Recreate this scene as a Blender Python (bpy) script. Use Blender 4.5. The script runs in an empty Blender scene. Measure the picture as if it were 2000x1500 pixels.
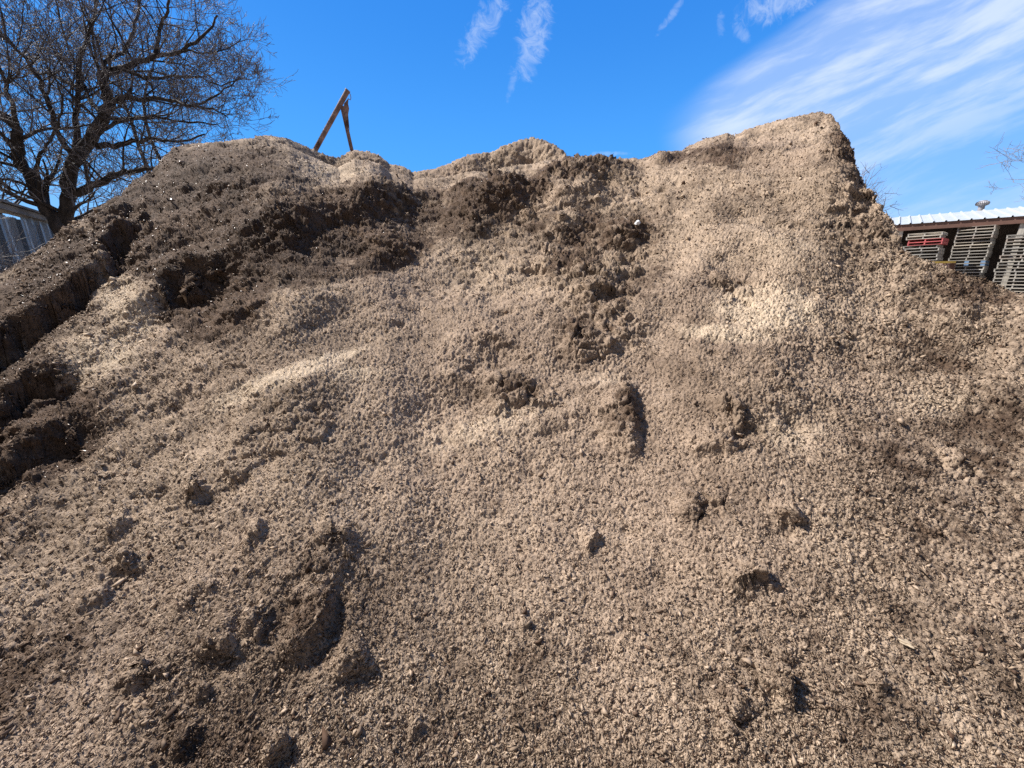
import bpy, bmesh, math, random
import numpy as np
from mathutils import Vector, Matrix

R = math.radians
scene = bpy.context.scene
COL = scene.collection

# ------------------------------------------------------------------ camera
EYE = 1.6
PITCH = 15.2
FPX = 735.0                      # focal length in pixels of a 2000 px wide picture
cam_d = bpy.data.cameras.new('camera')
cam_d.sensor_width = 36.0
cam_d.lens = 36.0 * FPX / 2000.0
cam_d.clip_start = 0.05
cam_d.clip_end = 3000
cam = bpy.data.objects.new('camera', cam_d)
cam.location = (0, 0, EYE)
cam.rotation_euler = (R(90 - PITCH), 0, 0)
COL.objects.link(cam)
scene.camera = cam

# ------------------------------------------------------------------ sun and sky
SUN_AZ = -70.0      # degrees from +Y (straight ahead), negative = left
SUN_EL = 48.0
SUN_STRENGTH = 5.0
EXPOSURE = 0.92
SKY_STRENGTH = 0.062
sx = math.sin(R(SUN_AZ)) * math.cos(R(SUN_EL))
sy = math.cos(R(SUN_AZ)) * math.cos(R(SUN_EL))
sz = math.sin(R(SUN_EL))
sun_d = bpy.data.lights.new('sun', 'SUN')
sun_d.energy = SUN_STRENGTH
sun_d.angle = R(0.5)
sun_d.color = (1.0, 0.96, 0.90)
sun = bpy.data.objects.new('sun', sun_d)
sun.location = (sx * 60, sy * 60, sz * 60)
sun.rotation_euler = Vector((sx, sy, sz)).to_track_quat('Z', 'Y').to_euler()
COL.objects.link(sun)

scene.cycles.use_denoising = False
scene.view_settings.view_transform = 'Standard'
scene.view_settings.look = 'None'
scene.view_settings.gamma = 1
scene.view_settings.use_curve_mapping = False
scene.view_settings.exposure = EXPOSURE


class N:
    """tiny helper for node trees"""
    def __init__(s, nt):
        s.nt = nt

    def new(s, t, **kw):
        n = s.nt.nodes.new(t)
        for k, v in kw.items():
            setattr(n, k, v)
        return n

    def link(s, a, b):
        s.nt.links.new(a, b)

    def put(s, sock, v):
        if hasattr(v, 'is_output') or hasattr(v, 'links'):
            s.link(v, sock)
        else:
            sock.default_value = v

    def math(s, op, a, b=0.0, c=None, clamp=False):
        n = s.new('ShaderNodeMath', operation=op, use_clamp=clamp)
        s.put(n.inputs[0], a)
        s.put(n.inputs[1], b)
        if c is not None:
            s.put(n.inputs[2], c)
        return n.outputs[0]

    def mix(s, f, a, b, blend='MIX'):
        n = s.new('ShaderNodeMix', data_type='RGBA', blend_type=blend)
        s.put(n.inputs[0], f)
        s.put(n.inputs[6], a)
        s.put(n.inputs[7], b)
        return n.outputs[2]

    def noise(s, vec, scale, detail=3, rough=0.55, dist=0.0):
        n = s.new('ShaderNodeTexNoise')
        if vec is not None:
            s.link(vec, n.inputs['Vector'])
        n.inputs['Scale'].default_value = scale
        n.inputs['Detail'].default_value = detail
        n.inputs['Roughness'].default_value = rough
        n.inputs['Distortion'].default_value = dist
        return n.outputs[0]

    def ss(s, v, a, b, o0=0.0, o1=1.0):
        n = s.new('ShaderNodeMapRange', interpolation_type='SMOOTHSTEP')
        s.put(n.inputs[0], v)
        for i, q in enumerate((a, b, o0, o1)):
            n.inputs[i + 1].default_value = q
        return n.outputs[0]

    def comb(s, x, y, z=0.0):
        n = s.new('ShaderNodeCombineXYZ')
        s.put(n.inputs[0], x)
        s.put(n.inputs[1], y)
        s.put(n.inputs[2], z)
        return n.outputs[0]


world = bpy.data.worlds.new('World')
scene.world = world
world.use_nodes = True
wn = N(world.node_tree)
world.node_tree.nodes.clear()
out = wn.new('ShaderNodeOutputWorld')
bg = wn.new('ShaderNodeBackground')
wn.link(bg.outputs[0], out.inputs[0])
bg.inputs[1].default_value = SKY_STRENGTH
sky = wn.new('ShaderNodeTexSky', sky_type='NISHITA')
sky.sun_disc = False
sky.sun_elevation = R(SUN_EL)
sky.sun_rotation = R(SUN_AZ)
sky.altitude = 200
sky.air_density = 1.0
sky.dust_density = 0.3
sky.ozone_density = 3.0
tc = wn.new('ShaderNodeTexCoord')
sep = wn.new('ShaderNodeSeparateXYZ')
wn.link(tc.outputs['Generated'], sep.inputs[0])
yy = wn.math('MAXIMUM', sep.outputs[1], 0.05)
gx = wn.math('DIVIDE', sep.outputs[0], yy)
gz = wn.math('DIVIDE', sep.outputs[2], yy)
# the main cirrus field: streaks running up to the right
ca, sa = math.cos(R(21)), math.sin(R(21))
ox = wn.math('SUBTRACT', gx, 0.346)
oz = wn.math('SUBTRACT', gz, 0.334)
p = wn.math('ADD', wn.math('MULTIPLY', ox, ca), wn.math('MULTIPLY', oz, sa))
q = wn.math('SUBTRACT', wn.math('MULTIPLY', oz, ca), wn.math('MULTIPLY', ox, sa))
wob = wn.noise(wn.comb(wn.math('MULTIPLY', p, 2.2), wn.math('MULTIPLY', q, 3.0), 3.0), 1.0, 2, 0.5)
q2 = wn.math('ADD', q, wn.math('MULTIPLY', wn.math('SUBTRACT', wob, 0.5), 0.10))
st1 = wn.noise(wn.comb(wn.math('MULTIPLY', p, 1.7), wn.math('MULTIPLY', q2, 11.0), 0.0), 1.0, 5, 0.55)
st2 = wn.noise(wn.comb(wn.math('MULTIPLY', p, 7.0), wn.math('MULTIPLY', q2, 34.0), 7.0), 1.0, 5, 0.6)
st3 = wn.noise(wn.comb(wn.math('MULTIPLY', p, 3.0), wn.math('MULTIPLY', q2, 4.0), 11.0), 1.0, 3, 0.5)
st = wn.math('ADD', wn.math('ADD', wn.math('MULTIPLY', st1, 0.62), wn.math('MULTIPLY', st2, 0.28)), wn.math('MULTIPLY', st3, 0.10))
dens = wn.ss(st, 0.43, 0.62)
# upper-left edge of the field, slightly curved
edge = wn.math('SUBTRACT', wn.math('ADD', 0.030, wn.math('MULTIPLY', p, 0.20)), q2)
m_up = wn.ss(edge, -0.02, 0.06)
m_l = wn.ss(p, -0.02, 0.16)
m_lo = wn.ss(q2, -0.36, -0.10, 0.42, 1.0)
field = wn.math('MULTIPLY', wn.math('MULTIPLY', m_up, m_l), m_lo)
veil = wn.math('MULTIPLY', field, wn.math('ADD', 0.30, wn.math('MULTIPLY', dens, 0.44)))


def wisp(cx, cz, ang, ln, wd, amount, seed):
    c, s_ = math.cos(R(ang)), math.sin(R(ang))
    a = wn.math('SUBTRACT', gx, cx)
    b = wn.math('SUBTRACT', gz, cz)
    u = wn.math('ADD', wn.math('MULTIPLY', a, c), wn.math('MULTIPLY', b, s_))
    v = wn.math('SUBTRACT', wn.math('MULTIPLY', b, c), wn.math('MULTIPLY', a, s_))
    e = wn.math('ADD', wn.math('POWER', wn.math('ABSOLUTE', wn.math('DIVIDE', u, ln)), 2.0),
                wn.math('POWER', wn.math('ABSOLUTE', wn.math('DIVIDE', v, wd)), 2.0))
    n1 = wn.noise(wn.comb(wn.math('MULTIPLY', u, 30.0), wn.math('MULTIPLY', v, 22.0), seed), 1.0, 6, 0.7, 1.2)
    f = wn.ss(wn.math('SUBTRACT', wn.math('MULTIPLY', n1, 2.6), wn.math('MULTIPLY', e, 0.8)), 0.55, 1.7)
    return wn.math('MULTIPLY', f, amount)


def sky_uv(px, py):
    x, y = px - 1000.0, 750.0 - py
    c, s_ = math.cos(R(PITCH)), math.sin(R(PITCH))
    fwd = FPX * c + y * s_
    return x / fwd, (y * c - FPX * s_) / fwd


total = veil
for (wx, wy, ang, ln, wd, am, sd) in ((945, 50, 50, 0.10, 0.034, 0.36, 1.0), (1040, 70, 74, 0.11, 0.042, 0.38, 5.0),
                                      (1310, 32, 52, 0.05, 0.010, 0.22, 9.0), (1520, 8, 12, 0.12, 0.04, 0.36, 13.0),
                                      (1408, 48, 100, 0.03, 0.012, 0.18, 17.0), (1449, 66, 140, 0.03, 0.016, 0.26, 21.0),
                                      (1000, 165, 72, 0.04, 0.010, 0.14, 25.0), (1190, 300, 0, 0.06, 0.006, 0.2, 29.0)):
    u0, v0 = sky_uv(wx, wy)
    total = wn.math('MAXIMUM', total, wisp(u0, v0, ang, ln, wd, am, sd))
front = wn.ss(sep.outputs[1], 0.05, 0.2)
total = wn.math('MULTIPLY', total, front, clamp=True)
hsv = wn.new('ShaderNodeHueSaturation')
hsv.inputs['Hue'].default_value = 0.493
hsv.inputs['Saturation'].default_value = 1.45
hsv.inputs['Value'].default_value = 1.25
wn.link(sky.outputs[0], hsv.inputs['Color'])
lowf = wn.ss(sep.outputs[2], 0.55, 0.08)
deep = wn.mix(0.75, hsv.outputs[0], (0.45, 2.45, 8.2, 1))
blue = wn.mix(wn.math('MULTIPLY', lowf, 0.9), deep, (0.95, 4.2, 10.0, 1))
hor = wn.ss(sep.outputs[2], 0.26, 0.0)
blue = wn.mix(wn.math('MULTIPLY', hor, 0.7), blue, (3.6, 6.2, 9.0, 1))
# unseen sky behind the camera, greyed to take the blue out of shadow fill
behind = wn.ss(sep.outputs[1], 0.25, -0.35)
blue = wn.mix(wn.math('MULTIPLY', behind, 0.9), blue, (1.9, 1.9, 2.05, 1))
skyc = wn.mix(total, blue, (7.4, 8.2, 9.4, 1))
wn.link(skyc, bg.inputs[0])

# ------------------------------------------------------------------ helpers


def tag(o, label=None, cat=None, group=None, kind=None):
    if label:
        o['label'] = label
    if cat:
        o['category'] = cat
    if group:
        o['group'] = group
    if kind:
        o['kind'] = kind
    return o


def empty(name, loc=(0, 0, 0), rz=0.0):
    o = bpy.data.objects.new(name, None)
    o.location = loc
    o.rotation_euler = (0, 0, rz)
    COL.objects.link(o)
    return o


def mesh_obj(name, verts, faces, mats, parent=None, smooth=False, fmat=None):
    me = bpy.data.meshes.new(name)
    me.from_pydata([tuple(v) for v in verts], [], faces)
    if not isinstance(mats, (list, tuple)):
        mats = [mats]
    for m in mats:
        me.materials.append(m)
    if fmat:
        me.polygons.foreach_set('material_index', fmat)
    if smooth:
        me.polygons.foreach_set('use_smooth', [True] * len(me.polygons))
    me.update()
    o = bpy.data.objects.new(name, me)
    COL.objects.link(o)
    if parent:
        o.parent = parent
    return o


class MB:
    def __init__(s):
        s.v = []
        s.f = []

    def box(s, x0, x1, y0, y1, z0, z1, M=None):
        b = len(s.v)
        pts = [(x0, y0, z0), (x1, y0, z0), (x1, y1, z0), (x0, y1, z0), (x0, y0, z1), (x1, y0, z1), (x1, y1, z1), (x0, y1, z1)]
        for q_ in pts:
            s.v.append(M @ Vector(q_) if M else Vector(q_))
        for f in ((0, 3, 2, 1), (4, 5, 6, 7), (0, 1, 5, 4), (1, 2, 6, 5), (2, 3, 7, 6), (3, 0, 4, 7)):
            s.f.append(tuple(b + i for i in f))

    def tube(s, pts, rad, sides=8, cap=True):
        pts = [Vector(p_) for p_ in pts]
        if not isinstance(rad, (list, tuple)):
            rad = [rad] * len(pts)
        b = len(s.v)
        n = len(pts)
        ref = None
        for i in range(n):
            t = (pts[min(i + 1, n - 1)] - pts[max(i - 1, 0)])
            if t.length < 1e-9:
                t = Vector((0, 0, 1))
            t.normalize()
            if ref is None:
                ref = t.orthogonal().normalized()
            ref = (ref - t * ref.dot(t))
            ref = ref.normalized() if ref.length > 1e-6 else t.orthogonal().normalized()
            w = t.cross(ref)
            for k in range(sides):
                a = 2 * math.pi * k / sides
                s.v.append(pts[i] + (ref * math.cos(a) + w * math.sin(a)) * rad[i])
        for i in range(n - 1):
            for k in range(sides):
                k2 = (k + 1) % sides
                s.f.append((b + i * sides + k, b + i * sides + k2, b + (i + 1) * sides + k2, b + (i + 1) * sides + k))
        if cap:
            s.f.append(tuple(b + k for k in reversed(range(sides))))
            s.f.append(tuple(b + (n - 1) * sides + k for k in range(sides)))

    def build(s, name, mat, parent=None, smooth=False):
        return mesh_obj(name, s.v, s.f, mat, parent, smooth)


def px_dir(px, py):
    """pixel of the 2000x1500 photo -> (tan azimuth, tan elevation per unit of forward distance)"""
    x, y = px - 1000.0, 750.0 - py
    c, s_ = math.cos(R(PITCH)), math.sin(R(PITCH))
    fwd = FPX * c + y * s_
    up = y * c - FPX * s_
    return x / fwd, up / fwd


def at(px, py, Y):
    a, b = px_dir(px, py)
    return Vector((a * Y, Y, EYE + b * Y))


# ------------------------------------------------------------------ numpy noise
def _hash(ix, iy, iz, seed):
    h = (ix.astype(np.uint32) * np.uint32(374761393) + iy.astype(np.uint32) * np.uint32(668265263)
         + iz.astype(np.uint32) * np.uint32(2246822519) + np.uint32((seed * 3266489917) & 0xffffffff))
    h = (h ^ (h >> np.uint32(13))) * np.uint32(1274126177)
    h = h ^ (h >> np.uint32(16))
    return h


def gnoise(x, y, z, seed=0):
    """gradient noise about -1..1"""
    xi, yi, zi = np.floor(x), np.floor(y), np.floor(z)
    fx, fy, fz = (x - xi).astype(np.float32), (y - yi).astype(np.float32), (z - zi).astype(np.float32)
    xi, yi, zi = xi.astype(np.int64), yi.astype(np.int64), zi.astype(np.int64)
    u = fx * fx * fx * (fx * (fx * 6 - 15) + 10)
    v = fy * fy * fy * (fy * (fy * 6 - 15) + 10)
    w = fz * fz * fz * (fz * (fz * 6 - 15) + 10)
    res = np.zeros_like(fx)
    for dx in (0, 1):
        wx = u if dx else 1 - u
        for dy in (0, 1):
            wy = v if dy else 1 - v
            for dz in (0, 1):
                wz = w if dz else 1 - w
                h = _hash(xi + dx, yi + dy, zi + dz, seed)
                g1 = (h & np.uint32(1023)).astype(np.float32) / 511.5 - 1
                g2 = ((h >> np.uint32(10)) & np.uint32(1023)).astype(np.float32) / 511.5 - 1
                g3 = ((h >> np.uint32(20)) & np.uint32(1023)).astype(np.float32) / 511.5 - 1
                res += wx * wy * wz * (g1 * (fx - dx) + g2 * (fy - dy) + g3 * (fz - dz))
    return res * 1.6


def worley(x, y, z, seed=0):
    """cells: nearest distance, second distance, random value of the nearest cell"""
    x, y, z = (a.astype(np.float32) for a in (x, y, z))
    xi, yi, zi = np.floor(x), np.floor(y), np.floor(z)
    f1 = np.full(x.shape, 9.0, np.float32)
    f2 = np.full(x.shape, 9.0, np.float32)
    cr = np.zeros(x.shape, np.float32)
    k1 = np.float32(1.0 / 1023)
    for dx in (-1, 0, 1):
        for dy in (-1, 0, 1):
            for dz in (-1, 0, 1):
                cx, cy, cz = xi + dx, yi + dy, zi + dz
                h = _hash(cx.astype(np.int64), cy.astype(np.int64), cz.astype(np.int64), seed)
                px_ = cx + (h & np.uint32(1023)).astype(np.float32) * k1 - x
                py_ = cy + ((h >> np.uint32(10)) & np.uint32(1023)).astype(np.float32) * k1 - y
                pz_ = cz + ((h >> np.uint32(20)) & np.uint32(1023)).astype(np.float32) * k1 - z
                d = px_ * px_ + py_ * py_ + pz_ * pz_
                m = d < f1
                f2 = np.where(m, f1, np.minimum(f2, d))
                cr = np.where(m, ((h * np.uint32(2654435761)) >> np.uint32(12)).astype(np.float32) / np.float32(1 << 20), cr)
                f1 = np.where(m, d, f1)
    return np.sqrt(f1), np.sqrt(f2), cr


def sstep(a, b, x):
    t = np.clip((x - a) / (b - a), 0, 1)
    return t * t * (3 - 2 * t)


# ------------------------------------------------------------------ materials
def principled(name, color, rough=0.8, spec=0.2, metal=0.0, var=0.25, scale=6.0, bump=0.0, bscale=40.0, stretch=None, spots=None):
    m = bpy.data.materials.new(name)
    m.use_nodes = True
    nt = m.node_tree
    n = N(nt)
    b = nt.nodes['Principled BSDF']
    b.inputs['Roughness'].default_value = rough
    b.inputs['Specular IOR Level'].default_value = spec
    b.inputs['Metallic'].default_value = metal
    t = n.new('ShaderNodeTexCoord')
    mp = n.new('ShaderNodeMapping')
    n.link(t.outputs['Object'], mp.inputs[0])
    if stretch:
        mp.inputs['Scale'].default_value = stretch
    a = n.noise(mp.outputs[0], scale, 5, 0.6)
    f = n.ss(a, 0.3, 0.7)
    lo = tuple(c * (1 - var) for c in color) + (1,)
    hi = tuple(min(1, c * (1 + var)) for c in color) + (1,)
    c = n.mix(f, lo, hi)
    if spots:
        s2 = n.noise(mp.outputs[0], scale * 0.45, 4, 0.6)
        c = n.mix(n.ss(s2, 0.5, 0.62), c, tuple(spots) + (1,))
    n.link(c, b.inputs['Base Color'])
    if bump:
        bn = n.new('ShaderNodeBump')
        bn.inputs['Strength'].default_value = bump
        bn.inputs['Distance'].default_value = 0.02
        n.link(n.noise(mp.outputs[0], bscale, 4, 0.6), bn.inputs['Height'])
        n.link(bn.outputs[0], b.inputs['Normal'])
    return m


TAN_D = (0.098, 0.067, 0.045, 1)
TAN_L = (0.530, 0.400, 0.284, 1)
PALE = (0.74, 0.59, 0.42, 1)
DAMP_SHADE_D = (0.028, 0.018, 0.013, 1)  # dark mulch colours, also used as painted shade in hollows and on ledges
DAMP_SHADE_L = (0.150, 0.098, 0.064, 1)


def mulch_material(name, chips=False):
    m = bpy.data.materials.new(name)
    m.use_nodes = True
    nt = m.node_tree
    n = N(nt)
    b = nt.nodes['Principled BSDF']
    b.inputs['Specular IOR Level'].default_value = 0.12
    b.inputs['Roughness'].default_value = 0.9
    t = n.new('ShaderNodeTexCoord').outputs['Object']
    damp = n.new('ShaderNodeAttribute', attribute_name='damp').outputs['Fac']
    pale = n.new('ShaderNodeAttribute', attribute_name='pale').outputs['Fac']
    big = n.noise(t, 0.9, 4, 0.6)
    mid = n.noise(t, 7.0, 4, 0.6)
    fine = n.noise(t, 70.0, 4, 0.7)
    red = n.noise(t, 0.55, 3, 0.5)
    if chips:
        tone = n.new('ShaderNodeAttribute', attribute_name='tone').outputs['Fac']
        f = n.math('ADD', n.math('MULTIPLY', tone, 0.85), n.math('MULTIPLY', big, 0.25))
        f = n.math('SUBTRACT', f, 0.05, clamp=True)
    else:
        f = n.math('ADD', n.math('ADD', n.math('MULTIPLY', big, 0.6), n.math('MULTIPLY', mid, 0.6)), n.math('MULTIPLY', fine, 0.9))
        f = n.ss(f, 0.62, 1.42)
    dry = n.mix(f, TAN_D, TAN_L)
    if chips:
        dry = n.mix(n.ss(tone, 0.34, 0.20), dry, (0.085, 0.050, 0.032, 1))
    dry = n.mix(n.math('MULTIPLY', n.ss(red, 0.45, 0.7), 0.35), dry, (0.33, 0.235, 0.175, 1))
    dry = n.mix(n.math('MULTIPLY', pale, 0.5), dry, PALE)
    damp_shade_col = n.mix(f, DAMP_SHADE_D, DAMP_SHADE_L)  # dark mulch and painted shade share this colour
    c = n.mix(damp, dry, damp_shade_col)
    n.link(c, b.inputs['Base Color'])
    if chips:
        g = n.math('MULTIPLY', n.ss(tone, 0.80, 0.9), damp)
        n.link(n.math('SUBTRACT', 0.85, n.math('MULTIPLY', g, 0.5)), b.inputs['Roughness'])
        n.link(n.math('ADD', 0.12, n.math('MULTIPLY', g, 0.22)), b.inputs['Specular IOR Level'])
    else:
        bn = n.new('ShaderNodeBump')
        bn.inputs['Strength'].default_value = 0.8
        bn.inputs['Distance'].default_value = 0.012
        n.link(n.noise(t, 90.0, 5, 0.7), bn.inputs['Height'])
        n.link(bn.outputs[0], b.inputs['Normal'])
    return m


MULCH = mulch_material('mulch')
CHIP = mulch_material('bark_chip', chips=True)
GROUND = principled('yard_dirt', (0.26, 0.22, 0.18), 0.95, 0.1, var=0.3, scale=0.8, bump=0.5, bscale=8)
BARK = principled('tree_bark', (0.040, 0.033, 0.030), 0.85, 0.3, var=0.5, scale=9.0, bump=0.8, bscale=22, stretch=(1, 1, 0.35))
TWIG = principled('twig_bark', (0.15, 0.135, 0.135), 0.65, 0.22, var=0.4, scale=3.0)
TWIG_PALE = principled('pale_twig_bark', (0.22, 0.18, 0.16), 0.7, 0.3, var=0.3, scale=3.0)
RUST = principled('rusty_steel', (0.25, 0.17, 0.15), 0.75, 0.3, metal=0.1, var=0.35, scale=5.0, bump=0.2, bscale=40, spots=(0.10, 0.05, 0.035))

# ------------------------------------------------------------------ ground
g = MB()
g.v = [Vector((-900, -900, -0.02)), Vector((900, -900, -0.02)), Vector((900, 900, -0.02)), Vector((-900, 900, -0.02))]
g.f = [(0, 1, 2, 3)]
go = g.build('ground', GROUND)
tag(go, kind='structure')

# ------------------------------------------------------------------ the mulch pile
SKYLINE = [(-500, 800), (-300, 700), (-100, 590), (0, 534), (22, 522), (75, 489), (123, 446), (160, 428), (194, 404), (239, 378), (261, 352),
           (299, 333), (310, 318), (336, 289), (373, 281), (440, 276), (485, 269), (520, 264), (560, 270), (610, 291), (640, 304), (660, 308),
           (680, 298), (690, 293), (720, 296), (740, 303), (760, 319), (790, 326), (806, 336), (850, 329), (880, 318), (900, 308), (920, 301),
           (960, 297), (985, 284), (1010, 275), (1040, 268), (1065, 274), (1085, 284), (1112, 305), (1150, 307), (1250, 310), (1262, 308),
           (1290, 296), (1330, 294), (1345, 285), (1380, 270), (1420, 260), (1435, 264), (1455, 254), (1500, 240), (1550, 228), (1600, 218),
           (1625, 224), (1640, 245), (1655, 275), (1672, 312), (1680, 346), (1700, 370), (1722, 405), (1745, 435), (1755, 455), (1765, 485),
           (1775, 498), (1820, 512), (1850, 522), (1870, 531), (1920, 546), (1950, 556), (1975, 569), (2000, 575), (2100, 600), (2300, 660), (2600, 760)]
# in front of the far ridge the near crest stays lower
NEAR_DROP = [(480, 0), (520, 10), (600, 16), (700, 18), (790, 16), (830, 14), (880, 26), (960, 40), (1040, 52), (1085, 28), (1112, 2), (1120, 0)]
CREST_Y = 7.1      # the ridge line runs straight across in front of the camera
kx, ky = np.array([k[0] for k in SKYLINE], float), np.array([k[1] for k in SKYLINE], float)


def to_az_tan(px, py):
    x, y = px - 1000.0, 750.0 - py
    c, s_ = math.cos(R(PITCH)), math.sin(R(PITCH))
    fwd = FPX * c + y * s_
    up = y * c - FPX * s_
    return np.arctan2(x, fwd), up / np.hypot(x, fwd)


dense = np.linspace(-500, 2600, 3101)
full_y = np.interp(dense, kx, ky)
azs, tans = to_az_tan(dense, full_y)
drop = np.interp(dense, [k[0] for k in NEAR_DROP], [k[1] for k in NEAR_DROP], left=0, right=0)
_, tans_near = to_az_tan(dense, full_y + drop)
dist_k = np.minimum(CREST_Y / np.cos(np.clip(azs, -1.2, 1.2)), 15.0) * (1 + 0.03 * np.sin(azs * 5 + 1))
# beyond both shoulders the slope itself runs on higher and is cut off along the skyline
envz = np.interp(dense, [-500, 0, 336, 1610, 2000, 2600], [3.3, 3.5, EYE + dist_k[836] * tans[836], EYE + dist_k[2110] * tans[2110], 4.3, 4.2])
env = (envz - EYE) / dist_k
side_w = np.interp(dense, [330, 350, 1596, 1612], [1, 0, 0, 1])
tans_body = np.where((dense < 338) | (dense > 1606), np.maximum(env, tans_near), tans_near)
o_ = np.argsort(azs)
azs, tans, tans_near, dist_k, tans_body, side_w = azs[o_], tans[o_], tans_near[o_], dist_k[o_], tans_body[o_], side_w[o_]
_g = np.exp(-0.5 * (np.linspace(-2.5, 2.5, 17)) ** 2)
_g /= _g.sum()
tans_near = np.convolve(np.pad(tans_near, 8, mode='edge'), _g, mode='valid')
tans = np.convolve(np.pad(tans, 8, mode='edge'), _g, mode='valid')

TMAX = 1.28
inner = np.arange(-TMAX, TMAX, 0.0020)
outer = np.arange(TMAX, 2.35, 0.0034)
az = np.concatenate([np.linspace(-1.75, -1.18, 40)[:-1], np.arctan(-outer[::-1]), np.arctan(inner), np.arctan(outer), np.linspace(1.18, 1.75, 40)[1:]])
az = np.unique(np.round(az, 6))
NC = len(az)
R0 = 0.30


def P(t):
    tt = np.clip(t, 0, 1)
    up = 1 - (1 - tt ** 1.22) ** 1.25
    dn = 1 - (np.clip(t - 1, 0, None) / 1.35) ** 1.6
    return np.where(t <= 1, up, dn)


def base_z(t, zc, zs=None):
    # broad form, with the broken rim only in the upper part of the slope
    if zs is None:
        zs = zc
    return np.maximum(zs * P(t) + (zc - zs) * sstep(0.55, 1.0, t) * np.clip(2.2 - t, 0, 1), -0.3)


# rows spaced evenly as seen from the eye, then coarser behind the crest
tf = np.linspace(0, 1, 4000)
rr = R0 + (7.8 - R0) * tf
ang = np.arctan2(base_z(tf, 3.95) - EYE, rr)
scr = np.tan(np.clip(ang + R(PITCH), -1.2, 1.2))
cum = np.concatenate([[0], np.cumsum(np.abs(np.diff(scr)) + 0.00006)])
NR = 930
t_rows = np.interp(np.linspace(0, cum[-1], NR), cum, tf)
t_rows = np.concatenate([t_rows, 1 + np.linspace(0, 1, 260)[1:] ** 1.2 * 1.6])
NRR = len(t_rows)

Dc = np.interp(az, azs, dist_k)
tn = np.interp(az, azs, tans_near)
_ga = np.linspace(azs[0], azs[-1], 1200)
_gt = np.interp(_ga, azs, tans_body)
_kw = np.exp(-0.5 * (np.linspace(-3, 3, 121)) ** 2)
_kw /= _kw.sum()
_gs = np.convolve(np.pad(_gt, 60, mode='edge'), _kw, mode='valid')
tans_smooth = np.interp(azs, _ga, _gs)
tfull = np.interp(az, azs, tans)
zc = np.maximum(EYE + Dc * np.interp(az, azs, tans_body), 0.6)
zcs = np.maximum(EYE + Dc * np.interp(az, azs, tans_smooth), 0.6)
# crest height keeps the far side believable outside the frame
T, A = np.meshgrid(t_rows, az, indexing='ij')
Rr = R0 + (Dc[None, :] - R0) * T
Z = base_z(T, zc[None, :], zcs[None, :])
# cut: where the side skyline is met, the ground behind falls away
sw = np.interp(az, azs, side_w)
el0 = np.where(T < 1.0, (Z - EYE) / Rr, -9)
el0 = np.maximum.accumulate(el0, axis=0)
hit = (el0 >= tn[None, :]).argmax(axis=0)
rcut = np.where(sw > 0.5, Rr[hit, np.arange(NC)], Dc)
rcut = np.where((sw > 0.5) & (rcut < 1.0), Dc, rcut)
_g2 = np.exp(-0.5 * (np.linspace(-2.5, 2.5, 45)) ** 2)
_g2 /= _g2.sum()
rcut = np.convolve(np.pad(rcut, 22, mode='edge'), _g2, mode='valid')
zcut = np.array([np.interp(rcut[i_], Rr[:, i_], Z[:, i_]) for i_ in range(NC)])
over = Rr - rcut[None, :]
zline = zcut[None, :] - 0.85 * np.clip(over, 0, None) - 0.05
_g3 = np.exp(-0.5 * (np.linspace(-2.5, 2.5, 81)) ** 2)
_g3 /= _g3.sum()
sw_s = np.convolve(np.pad(sw, 40, mode='edge'), _g3, mode='valid')
Zc_ = np.where(over > 0, np.maximum(np.minimum(Z, zline), -0.3), Z)
Z = Z * (1 - sw_s[None, :]) + Zc_ * sw_s[None, :]
TC = Rr / rcut[None, :]
X = Rr * np.sin(A)
Y = Rr * np.cos(A)

# picture position of every grid point of the smooth pile (used only to place features on it)
c_, s_ = math.cos(R(PITCH)), math.sin(R(PITCH))
dep = Y * c_ - (Z - EYE) * s_
upc = Y * s_ + (Z - EYE) * c_
PX = 1000 + FPX * X / np.maximum(dep, 0.05)
PY = 750 - FPX * upc / np.maximum(dep, 0.05)

_tt = np.linspace(0, 1.0, 1500)


def on_pile(px, py):
    """pixel -> x, y on the smooth pile"""
    a, tnv = to_az_tan(px, py)
    D = float(np.interp(a, azs, dist_k))
    z0 = max(EYE + D * float(np.interp(a, azs, tans_body)), 0.6)
    r = R0 + (D - R0) * _tt
    z1 = max(EYE + D * float(np.interp(a, azs, tans_smooth)), 0.6)
    e = (base_z(_tt, z0, z1) - EYE) / r
    e = np.maximum.accumulate(e)
    k = int(np.searchsorted(e, tnv))
    k = min(k, len(r) - 1)
    return r[k] * math.sin(a), r[k] * math.cos(a)


XY0 = (X.copy(), Y.copy())
wob1 = gnoise(X * 2.2, Y * 2.2, Z * 2.2, 11)
wob2 = gnoise(X * 6.5, Y * 6.5, Z * 6.5, 12)
wob3 = gnoise(X * 17, Y * 17, Z * 17, 13)
_f1, _f2, wc = worley(X * 6.0, Y * 6.0, Z * 6.0, 14)
dmod = wob1 * 0.16 + wob2 * 0.06 + (wc - 0.5) * 0.12


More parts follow.
